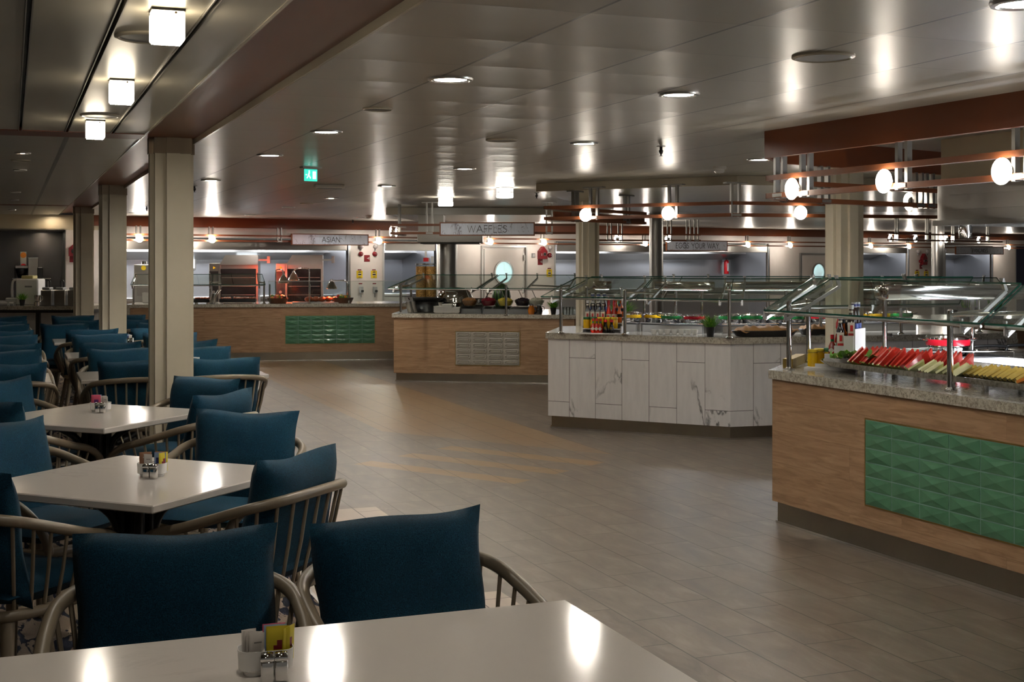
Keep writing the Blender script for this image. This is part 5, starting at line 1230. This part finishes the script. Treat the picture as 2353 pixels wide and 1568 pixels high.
for x, mt, lab in ((1221,'amber','amber honey jar on the waffle counter'),(1239,'soy','dark syrup jar on the waffle counter')):
    q = wa(x,.12); t = thing('syrup_jar', lab, 'jar', (q.x,q.y,ZA), 0, 'syrup jars'); obj('body', MB().lathe([(.032,0),(.036,.005),(.045,.04),(.040,.075),(.026,.10),(.026,.112)], 18), M[mt], t, 50); obj('lid', MB().lathe([(.028,.11),(.028,.122),(.012,.132),(0,.134)], 16), M['steel'], t, 40); obj('handle', MB().tube(cat_rom([(.03,0,.10),(.06,0,.09),(.06,0,.05),(.04,0,.03)],3), .004, 6), M[mt], t, 50)
q = wa(1045,.75); t = thing('chafing_dish', 'round roll top steel chafing dish on the waffle counter', 'chafing dish', (q.x,q.y,ZA+.06), aw)
obj('base', MB().lathe([(.20,-.06),(.21,-.05),(.16,.0),(.22,.06),(.245,.07),(.24,.10),(0,.10)], 28), M['chrome'], t, 40)
obj('lid', MB().lathe([(.24,.10),(.235,.15),(.20,.21),(.12,.255),(0,.27)], 28), M['chrome'], t, 50); obj('handle', MB().tube(cat_rom([(-.08,-.20,.19),(-.06,-.25,.21),(.06,-.25,.21),(.08,-.20,.19)],3), .008, 8), M['steel'], t, 50)
q = wa(1100,.8); t = thing('soup_tureen', 'wide steel tureen with black ladle behind the salad bowls', 'tureen', (q.x,q.y,ZA+.09), aw); obj('body', MB().lathe([(.12,-.09),(.13,.0),(.17,.03),(.175,.08),(.16,.085),(.15,.07),(0,.06)], 26), M['chrome'], t, 40); obj('ladle', MB().tube([(.08,0,.06),(.15,-.02,.19)], .009, 8), M['black'], t, 50)
q = wa(1152,.85); t = thing('watermelon', 'dark green striped watermelon standing behind the salad bowls', 'fruit', (q.x,q.y,ZA+.075), 0)
def mk_stripe():
    n = NT('striped_melon_rind'); x = n.xyz(); a = n.math('ARCTAN2', x[1], x[0]); f = n.noise(n.obj(), 12, 4, .6)
    v = n.math('SINE', n.math('ADD', n.math('MULTIPLY', a, 14.0), n.math('MULTIPLY', f, 5.0))); return n.P(col=n.ramp(v, [(.3,srgb(18,46,16)),(.7,srgb(74,112,48))]), rough=.3)
M['stripe'] = mk_stripe(); obj('rind', MB().ell((0,0,.13),(.125,.125,.17),24,14), M['stripe'], t, 60); obj('stem', MB().tube([(0,0,.295),(.01,0,.325)], .007, 6), M['pinerind'], t); obj('ring_stand', MB().lathe([(.09,-.075),(.09,-.06),(.07,.0),(.065,.0),(.07,-.075)], 18), M['black'], t, 40)
def glass():
    return tag(obj('drinking_glass', MB().lathe([(.026,0),(.029,.003),(.033,.095),(.031,.095),(.027,.006),(0,.006)], 14), M['bowlglass'], None, 50), 'x', 'glass')
for r_ in range(2):
    for i in range(5): q = wa(1291+7.2*i, .10); place('gl', glass, (q.x,q.y+.09*r_,ZA), 0, 'clear tumbler in the cluster at the right end of the waffle counter', 'clear tumblers on the waffle counter')
# ================================================================ FAR OAK COUNTER (ASIAN)
as_ = ang(PS[1]-PS[0]); sa = lambda x, o=.3: sp_(x, o)
M['ovendark'] = plain('dark_oven_glass', (.012,.010,.010), .12)
for i, (xa, xb, l) in enumerate(((481,592,'left'),(634,741,'right'))):
    Yo = 22.6; xc = XD((xa+xb)/2, Yo); W = (xb-xa)/F*Yo; t = thing('rotisserie_oven', l+' dark glass oven with sloped steel top behind the far oak counter', 'oven', (xc,Yo,0), .12, 'steel ovens with dark glass doors')
    obj('body', MB().bx(-W/2,W/2,0,.6,.0,1.50,b=.01), M['steel'], t); obj('control_column', MB().bx(-W/2+.01,-W/2+.16,-.02,0,.55,1.48), M['blackmetal'], t); obj('control_panel', MB().bx(-W/2+.01,-W/2+.16,-.026,-.02,1.36,1.48), M['steel'], t)
    obj('warning_label', MB().cyl((-W/2+.09,-.03,1.42),.03,.004,3,Rx(PI/2)), M['yellow'], t); obj('dial', MB().cyl((-W/2+.085,-.03,1.0),.025,.02,14,Rx(PI/2)), M['steel'], t)
    d_ = obj('door', MB().bx(-W/2+.20,W/2-.03,-.03,0,.75,1.40,b=.006), M['ovendark'], t); obj('door_frame', MB().bx(-W/2+.17,-W/2+.20,-.03,0,.6,1.46).bx(W/2-.03,W/2,-.03,0,.6,1.46), M['steel'], d_)
    for z in (.95,1.10,1.25): obj('rack', MB().bx(-W/2+.22,W/2-.05,-.036,-.031,z-.004,z+.004), M['steeldull'], d_)
    m = MB(); m.add([(-W/2+.18,-.03,1.47),(W/2,-.03,1.47),(W/2,.55,1.47),(-W/2+.18,.55,1.47),(-W/2+.28,.0,1.64),(W/2,.0,1.64),(W/2,.55,1.64),(-W/2+.28,.55,1.64)], [[3,2,1,0],[4,5,6,7],[0,1,5,4],[1,2,6,5],[2,3,7,6],[3,0,4,7]]); obj('vent_hood', m, M['steelx'], t)
    obj('bracket', MB().bx(W/2,W/2+.17,.1,.13,1.54,1.57).bx(W/2+.15,W/2+.20,.05,.2,1.5,1.62), M['steel'], t)
# tall steel cabinet seen left of the nearest column
t = thing('steel_boiler', 'narrow steel boiler with warning label between the two nearest columns', 'boiler', (XD(330,22.0),22.0,0), .12); obj('body', MB().bx(-.16,.16,0,.4,0,1.48,b=.01), M['steel'], t); obj('cap', MB().cyl((-.02,.2,1.50),.05,.06,14), M['chrome'], t); obj('warning_label', MB().cyl((.0,-.004,1.42),.04,.006,16,Rx(PI/2)), M['yellow'], t); obj('lower_panel', MB().bx(-.11,.11,-.01,0,.95,1.34), M['steeldull'], t)
for i, (x, o, y0, arm, l) in enumerate(((650,.32,657,-1,'left'),(673,.50,640,1,'middle'),(762,.30,655,1,'right'))):
    q = sa(x,o); zb = (1.19,1.23,1.10)[i]; t = thing('heat_lamp', l+' chrome heat lamp glowing red over the far oak counter', 'heat lamp', (q.x,q.y,ZS), as_, 'chrome heat lamps')
    obj('shade', MB().lathe([(.085,zb-ZS),(.088,zb-ZS+.01),(.045,zb-ZS+.10),(.022,zb-ZS+.125),(.020,zb-ZS+.15),(0,zb-ZS+.152)], 24), M['copper'] if 0 else M['chrome'], t, 30)
    obj('bulb', MB().lathe([(0,zb-ZS+.004),(.05,zb-ZS+.006),(.055,zb-ZS+.02)], 16), M['heat'], t, 50)
    L_ = (-.12,.24,.24)[i]; top = (1.40,1.42,1.30)[i]-ZS if i < 2 else .35
    obj('arm', MB().tube(cat_rom([(L_,0,0),(L_,0,top-.06),(L_*.85,0,top),(L_*.2,0,top),(0,0,zb-ZS+.15)],4), .010, 8), M['chrome'], t, 50); obj('foot', MB().cyl((L_,0,.006),.035,.012,16), M['chrome'], t)
for i, (x, l) in enumerate(((637,'left'),(789,'right'))):
    q = sa(x,.24); t = thing('vegetable_basket', l+' round brown basket of mixed vegetables on the far oak counter', 'basket', (q.x,q.y,ZS), 0, 'vegetable baskets')
    obj('basket', MB().lathe([(.12,0),(.13,.004),(.16,.07),(.165,.085),(.15,.085),(.12,.01),(0,.01)], 24), plain('woven_brown_basket', srgb(84,50,28), .7, vary=.25, vs=60), t, 40)
    r_ = random.Random(i+3); vg = [M['melon'],M['pine'],M['cant'],M['lettuce'],M['soy']]
    for k in range(16):
        a, rr_ = r_.uniform(0,6.28), .11*r_.random()**.5; obj('vegetable', MB().ell((rr_*math.cos(a),rr_*math.sin(a),.085+.03*r_.random()),(.035,.024,.026),10,6,Rz(a)), vg[(k*2+i) % 5 if k % 3 else 3], t, 60)
q = sa(725,.28); t = thing('carving_board', 'long carving station board lit red by the heat lamps', 'carving board', (q.x,q.y,ZS), as_); obj('board', MB().bx(-.36,.36,-.15,.15,0,.02,b=.004), M['steel'], t)
for k in range(5): tag(obj('roast_joint', MB().ell((0,0,0),(.075,.05,.042),12,8), mk_fr('roast_meat_%d' % k, (130,40,20), (206,110,60)) if k == 0 else bpy.data.materials['roast_meat_0'], None, 60, (q.x-.10+.10*k,q.y+.03*(k % 2),ZS+.062), .4*k), 'roast joint under the right heat lamp on the carving board', 'meat', 'roast joints on the carving board')
for x0, x1, l in ((503,585,'right'),(442,478,'left')):
    q = sa((x0+x1)/2,.30); W = (x1-x0)/F*q.y; t = thing('food_tray', l+' shallow black tray of browned food on the far oak counter', 'food tray', (q.x,q.y,ZS+.02), as_, 'black food trays'); obj('tray', MB().bx(-W/2,W/2,-.13,.13,0,.05,b=.008), M['blackmetal'], t); obj('rim', MB().bx(-W/2-.01,W/2+.01,-.14,.14,.05,.056), M['chrome'], t); 
    obj('foot', MB().bx(-W/2+.02,-W/2+.05,-.1,.1,-.02,0).bx(W/2-.05,W/2-.02,-.1,.1,-.02,0), M['steel'], t)
    m = MB(); r_ = random.Random(9)
    for k in range(70): m.ell((r_.uniform(-W/2+.03,W/2-.03),r_.uniform(-.1,.1),.066),(.024,.016,.014),6,4,Rz(r_.uniform(0,3)))
    f_ = obj('food', m, bpy.data.materials['roast_meat_0'], t, 60); f_['kind'] = 'stuff'
q = sa(487,.12); t = thing('utensil_can', 'tilted steel can of tongs in front of the left oven on the far oak counter', 'utensil holder', (q.x,q.y,ZS), 0, 'steel utensil cans'); can = MB(Matrix.Rotation(.2,4,'Y')); can.lathe([(.05,0),(.052,.003),(.052,.15),(.046,.15),(.045,.01),(0,.01)],18); can.v = [v+Vector((0,0,.012)) for v in can.v]; obj('can', can, M['steel'], t, 40); obj('utensil', MB().tube([(.02,0,.1),(.10,0,.24)],.006,6).tube([(.03,0,.1),(.13,.02,.22)],.005,6), M['steel'], t, 40)
for x, l in ((330,'left'),):
    q = sa(x,.75); tag(obj('white_bin', MB().lathe([(.13,0),(.14,.005),(.15,.16),(.14,.16),(.13,.01),(0,.01)],4,(0,0,0),Rz(PI/4)), M['ceramic'], None, 35, (q.x,q.y,ZS), .1), 'pale square bin at the back of the far oak counter', 'bin')
# bright lit windows on the back panel behind the ovens
for a, b, l in ((440,487,'left'),(603,640,'right')):
    x0, x1 = FT(a)+.15, FT(b)+.15; p = FW((x0+x1)/2, 1.235, 1.48); t = thing('pass_window', l+' bright white service window behind the ovens', 'window', p, WR, 'lit service windows'); w_ = (x1-x0)/2+.05
    obj('pane', MB().bx(-w_,w_,-.004,.0,-.08,.10), M['coolbright'], t); obj('frame', MB().bx(-w_-.03,-w_,-.01,.01,-.11,.13).bx(w_,w_+.03,-.01,.01,-.11,.13).bx(-w_,w_,-.01,.01,.10,.13).bx(-w_,w_,-.01,.01,-.11,-.08), M['steel'], t)
# ================================================================ SAFETY GEAR ON THE PIERS
def onwall(x, y, dz=0, d=-.004): p = FW(FT(x), d); return Vector((p.x, p.y, ZD(y, FY(x))+dz))
def wscale(x): return FY(x)/F
def pict(x, y, lab, s=15):
    k = wscale(x)*s; t = thing('fire_sign', lab, 'sign', onwall(x,y), WR, 'red fire damper signs'); obj('plate', MB().box((0,0,0),(k,.008,k*1.02),b=.002), M['redp'], t)
    m = MB(); m.lathe([(k*.13,-.006),(k*.19,-.006),(k*.19,-.009),(k*.13,-.009),(k*.13,-.006)],16,(-k*.22,0,0),Rx(PI/2)); m.bar((-k*.03,-.007,0),(k*.14,-.007,0),.004,k*.06); m.bar((k*.14,-.007,0),(k*.36,-.007,k*.17),.004,k*.06); m.bar((k*.14,-.007,0),(k*.36,-.007,-k*.17),.004,k*.06); m.bar((k*.36,-.007,k*.17),(k*.36,-.007,-k*.17),.004,k*.06)
    obj('symbol', m, M['paperw'], t)
def bell(x, y, lab, r=5.5):
    k = wscale(x)*r; t = thing('alarm_bell', lab, 'alarm bell', onwall(x,y), WR, 'round red alarm bells'); obj('gong', MB().lathe([(k,0),(k*1.0,.02),(k*.85,.045),(k*.4,.06),(0,.062)],24,(0,0,0),Rx(PI/2)), M['redp'], t, 50); obj('stud', MB().cyl((0,-.066,0),k*.18,.012,10,Rx(PI/2)), M['steel'], t); obj('wall_box', MB().cyl((0,-.006,0),k*.6,.012,16,Rx(PI/2)), M['grey'], t)
def cabinet(x, y, lab, w=21, h=29, wings=False):
    k = wscale(x); W, H = w*k, h*k; t = thing('hose_cabinet', lab, 'fire cabinet', onwall(x,y), WR, 'red house shaped fire cabinets')
    pm = Matrix(((1,0,0,0),(0,0,-1,0),(0,1,0,0),(0,0,0,1))); P = [(-W/2,-H*.5),(W/2,-H*.5),(W/2,H*.12),(0,H*.5),(-W/2,H*.12)]
    m = MB(); m.prism(P, 0, .10, pm)
    obj('case', m, M['redp'], t, 20); obj('dial', MB().lathe([(W*.16,.10),(W*.16,.115),(0,.118)],18,(W*.1,0,-H*.12),Rx(PI/2)), M['black'], t); obj('dial_ring', MB().lathe([(W*.16,.10),(W*.2,.10),(W*.2,.112),(W*.16,.112)],18,(W*.1,0,-H*.12),Rx(PI/2)), M['steeldull'], t); obj('handle', MB().bx(-W*.36,-W*.28,-.11,-.10,-H*.25,-H*.05), M['steel'], t)
    if wings:
        for s in (-1,1): obj('side_horn', MB().lathe([(W*.22,.0),(W*.24,.05),(W*.12,.08),(0,.082)],18,(s*W*.62,0,-H*.18),Rx(PI/2)), M['redp'], t, 50)
def ylab(x, y, lab):
    k = wscale(x); w_, h_ = 16*k, 17*k; t = thing('safety_sign', lab, 'sign', onwall(x,y), WR, 'yellow instruction signs'); obj('plate', MB().box((0,0,0),(w_,.008,h_),b=.003), M['yellow'], t); obj('red_strip', MB().box((0,0,h_*.62),(9*k,.008,2.4*k)), M['redp'], t)
    for z_, a_, b_ in ((0,.5,.18),(.28,.44,.06),(.37,.36,.05),(-.34,.36,.06)): obj('print_line', MB().box((0,-.0075 if z_ == 0 else -.006,h_*z_),(w_*a_,.003,h_*b_)), M['ink'], t)
    m = MB()
    obj('print_band', MB().box((0,-.0055,0),(w_*.5,.003,h_*.32)), M['paperw'], t)
def switch(x, y, lab):
    k = wscale(x); t = thing('isolator_switch', lab, 'switch', onwall(x,y), WR, 'grey isolator switches'); obj('box', MB().box((0,-.03,0),(9*k,.06,15*k),b=.008), M['wallgrey'], t); obj('knob', MB().cyl((0,-.075,-3*k),2.6*k,.04,16,Rx(PI/2)), M['black'], t); obj('red_strip', MB().box((0,-.002,14*k),(9*k,.006,2.2*k)), M['redp'], t); obj('conduit', MB().cyl((0,-.02,-12*k),1.2*k,10*k,8), M['grey'], t)
def beacon(x, y, lab):
    k = wscale(x); t = thing('wall_beacon', lab, 'beacon', onwall(x,y), WR, 'pale wall beacons'); obj('dome', MB().ell((0,-.04,0),(5*k,.05,5*k),16,10), M['bowlwhite'], t, 60); obj('neck', MB().cyl((0,-.03,-6.5*k),1.5*k,5*k,10), M['grey'], t)
M['wallgrey'] = plain('light_grey_plastic', (.42,.42,.42), .45); M['bowlwhite'] = plain('frosted_white_dome', (.5,.46,.46), .2)
bell(828,584,'left round red bell on the white pier beside the asian station'); bell(860,584,'right round red bell on the white pier beside the asian station'); pict(843,594,'red sign with white symbol between the two bells')
beacon(828,567,'left pale beacon over the red bells'); beacon(860,567,'right pale beacon over the red bells')
ylab(826,631,'left yellow sign on the pier beside the asian station'); ylab(859,631,'right yellow sign on the pier beside the asian station')
switch(828,666,'left grey switch below the yellow signs'); switch(860,666,'right grey switch below the yellow signs')
cabinet(1243,581,'red cabinet right of the first porthole door'); pict(1241,602,'red sign with white symbol below the cabinet by the first door',14); bell(1262,587,'round red bell right of the cabinet by the first door'); ylab(1262,628,'yellow sign right of the first porthole door'); beacon(1261,570,'pale beacon above the cabinet by the first door')
t = thing('wall_socket', 'grey square socket left of the red cabinet by the first door', 'socket', onwall(1225,587), WR); obj('plate', MB().box((0,-.008,0),(.09,.016,.09),b=.004), M['grey'], t); obj('inset', MB().box((0,-.018,0),(.05,.006,.05)), M['wallgrey'], t)
cabinet(2119,596,'red winged cabinet on the pier left of the pancakes sign',16,26,True); pict(2116,613,'red sign below the winged cabinet',10); ylab(2107,632,'left yellow sign under the winged cabinet'); ylab(2128,632,'right yellow sign under the winged cabinet'); beacon(2107,578,'left pale beacon above the winged cabinet'); beacon(2128,578,'right pale beacon above the winged cabinet')
p = FW(FT(1748), 1.15); t = thing('fire_extinguisher', 'red fire extinguisher at the right end of the wide steel niche', 'fire extinguisher', (p.x,p.y,1.20), WR); obj('cylinder', MB().lathe([(.055,0),(.062,.01),(.062,.30),(.05,.34),(.02,.36),(0,.36)],18), M['redcap'], t, 40); obj('label', MB().box((-.01,-.063,.17),(.05,.004,.2)), M['paperw'], t); obj('valve', MB().cyl((0,0,.38),.02,.05,10), M['black'], t); obj('wall_card', MB().box((0,.02,.52),(.08,.004,.13)), M['paperw'], t); obj('mount', MB().bx(-.03,.03,.06,.10,-.02,.3), M['steel'], t)
# left station cabinet and sign
k = 21.9/F; cc = (XD(167,21.9)+.04, 21.90)
t = thing('hose_cabinet', 'red cabinet half hidden by the farthest ribbed column', 'fire cabinet', (cc[0],cc[1]-.02,ZD(574,21.9)), TH, 'red house shaped fire cabinets'); W, H = 27*k, 30*k; pm = Matrix(((1,0,0,0),(0,0,-1,0),(0,1,0,0),(0,0,0,1))); m = MB(); m.prism([(-W/2,-H/2),(W/2,-H/2),(W/2,H*.12),(0,H/2),(-W/2,H*.12)],0,.1,pm); obj('case', m, M['redp'], t, 20); obj('dial', MB().lathe([(W*.2,.1),(W*.2,.115),(0,.118)],18,(-.02,0,-H*.12),Rx(PI/2)), M['black'], t)
t = thing('fire_sign', 'red sign with white symbol at the farthest ribbed column', 'sign', (cc[0]-.01,cc[1]-.02,ZD(594,21.9)), TH, 'red fire damper signs'); kk = 20*k; obj('plate', MB().box((0,0,0),(kk,.008,18*k),b=.002), M['redp'], t); m = MB(); m.lathe([(kk*.12,-.006),(kk*.18,-.006),(kk*.18,-.009),(kk*.12,-.009),(kk*.12,-.006)],16,(-kk*.25,0,0),Rx(PI/2)); m.bar((-kk*.06,-.007,0),(kk*.3,-.007,kk*.17),.004,kk*.06).bar((-kk*.06,-.007,0),(kk*.3,-.007,-kk*.17),.004,kk*.06); obj('symbol', m, M['paperw'], t)
# ================================================================ DRINKS COUNTER
ZD_ = .867; dr = lambda x, o=.2: Vector((XD(x, 19.5+o), 19.5+o))
q = dr(67,.5); t = thing('juice_machine', 'white upright juice machine on the drinks counter', 'drinks machine', (q.x,q.y,ZD_), 0); obj('body', MB().bx(-.17,.17,-.1,.22,0,.40,b=.015), M['ceramic'], t); obj('badge', MB().bx(-.03,.08,-.104,-.1,.27,.295), M['grey'], t)
obj('spout_arm', MB().tube(cat_rom([(-.16,-.05,.39),(-.23,-.05,.36),(-.245,-.05,.22),(-.24,-.05,.12)],4), .018, 10), M['ceramic'], t, 50); obj('drip_tray', MB().bx(-.32,-.15,-.12,.12,.05,.11,b=.01).bx(-.30,-.27,-.1,-.07,0,.05).bx(-.2,-.17,-.1,-.07,0,.05), M['ceramic'], t); obj('top_basket', MB().bx(-.10,.08,-.06,.14,.40,.45,b=.01), plain('pale_yellow_lid', srgb(190,178,120), .5), t)
for i, x in enumerate((110,141,172)):
    q = dr(x,.25); t = thing('drinks_dispenser', '%s grey steel dispenser from the left on the drinks counter' % ['first','second','third'][i], 'drinks dispenser', (q.x,q.y,ZD_), 0, 'grey steel dispensers'); obj('tank', MB().bx(-.082,.082,-.08,.2,0,.235,b=.008), M['steeldull'], t); obj('lid', MB().bx(-.07,.04,-.05,.12,.235,.275,b=.006), M['wallgrey'], t); obj('tap_handle', MB().tube(cat_rom([(.0,-.03,.275),(.0,-.03,.36),(.02,-.03,.385),(.045,-.03,.36),(.045,-.03,.275)],4), .010, 8), M['black'], t, 50); obj('foot', MB().bx(-.075,.075,-.07,.19,-.002,.0), M['black'], t)
q = dr(86,.1); t = thing('milk_jug', 'small steel jug between white juice machine and grey dispensers', 'jug', (q.x,q.y,ZD_+.06), 0); obj('body', MB().lathe([(.035,0),(.04,.005),(.048,.10),(.045,.10),(.036,.01),(0,.01)],18), M['chrome'], t, 40); obj('handle', MB().tube(cat_rom([(.045,0,.09),(.075,0,.08),(.075,0,.03),(.04,0,.02)],3), .005, 6), M['chrome'], t, 50); obj('coaster', MB().cyl((0,0,-.03),.05,.06,18), M['chrome'], t, 40)
# back shelf with machines inside the niche
bx0 = Vector((XD(60,22.6),22.6)); t = thing('back_shelf', 'two tier black wire shelf inside the drinks niche', 'shelf', (bx0.x,bx0.y,0), TH); obj('cabinet', MB().bx(-.9,.5,-.1,.4,0,.86), M['steeldull'], t)
obj('tier', MB().bx(-.22,.40,-.15,.2,1.19,1.235), M['blackmetal'], t); obj('tier', MB().bx(-.10,.42,-.15,.2,1.02,1.05), M['blackmetal'], t); obj('tier_edge', MB().bx(-.22,.40,-.16,-.15,1.225,1.24), M['chrome'], t); obj('upright', MB().bx(-.215,-.2,-.14,.19,.86,1.19).bx(.385,.4,-.14,.19,.86,1.19).bx(.19,.205,-.15,-.13,.86,1.19), M['chrome'], t)
bw = Vector((XD(50,22.55),22.55)); t = thing('coffee_grinder', 'steel coffee brewer with tapered flask on the black shelf', 'coffee machine', (bw.x,bw.y,1.24), TH); obj('flask', MB().lathe([(.055,0),(.06,.004),(.10,.13),(.105,.16),(.05,.165),(0,.17)],22), M['ovendark'], t, 40); obj('head', MB().bx(-.11,.11,-.08,.1,.165,.22,b=.01), M['steel'], t); obj('spine', MB().bx(-.12,-.09,.05,.11,0,.2), M['blackmetal'], t)
bw = Vector((XD(76,22.5),22.5)); t = thing('milk_cooler', 'tall plain grey steel cooler on the black shelf', 'cooler', (bw.x,bw.y,1.24), TH); obj('body', MB().bx(-.08,.08,-.06,.12,0,.355,b=.004), M['steeldull'], t); obj('top_edge', MB().bx(-.08,.08,-.065,-.058,.345,.358), M['chrome'], t)
bw = Vector((XD(92,22.5),22.5)); tag(obj('black_canister', MB().bx(-.045,.045,-.04,.06,0,.19,b=.01), M['black'], None, 35, (bw.x,bw.y,1.24), TH), 'black canister right of the tall grey cooler', 'canister')
bw = Vector((XD(20,22.3),22.3)); t = thing('juice_poster', 'small orange and red poster at the left of the drinks niche', 'poster', (bw.x-.03,bw.y+.75,1.52), TH); obj('sheet', MB().box((0,0,0),(.10,.006,.36)), M['ceramic'], t); obj('orange_fruit', MB().cyl((.0,-.005,.12),.05,.004,20,Rx(PI/2)), M['cant'], t); obj('red_fruit', MB().cyl((.0,-.005,-.08),.05,.004,20,Rx(PI/2)), M['redcap'], t)
for x, y, l in ((112,533,'nearest'),(102,542,'second'),(98,546,'farthest')):
    Yc = 22.1+.4*('nearest','second','farthest').index(l); t = thing('downlight', l+' tiny spotlight inside the drinks niche', 'ceiling light', (XD(x,Yc),Yc,2.06), 0, 'small downlights over the drinks niche'); obj('trim_ring', MB().lathe([(.03,0),(.045,-.006),(.05,0)],18), M['steel'], t); obj('lens', MB().lathe([(0,-.003),(.03,-.003)],16), M['downs'], t)

def lamp(name, loc, e, c, r, spot=None):
    l = bpy.data.lights.new(name, 'SPOT' if spot else 'POINT'); l.energy = e; l.color = c; l.shadow_soft_size = r
    if spot: l.spot_size = spot; l.spot_blend = .5
    o = bpy.data.objects.new(name, l); COL.objects.link(o); o.location = loc; return o
lamp('red_spot_light', (XD(602,21.5), 21.5, 1.25), 12, (1.0,.10,.04), .04, 1.9).rotation_euler = (math.radians(104), 0, 0)  # extra red spot without a fixture, added to redden ovens and hood
for x, o in ((650,.32),(673,.50),(762,.30)):
    q = sa(x, o); lamp('red_spot_light', (q.x, q.y, 1.08), 9, (1.0,.14,.05), .04, 2.0)
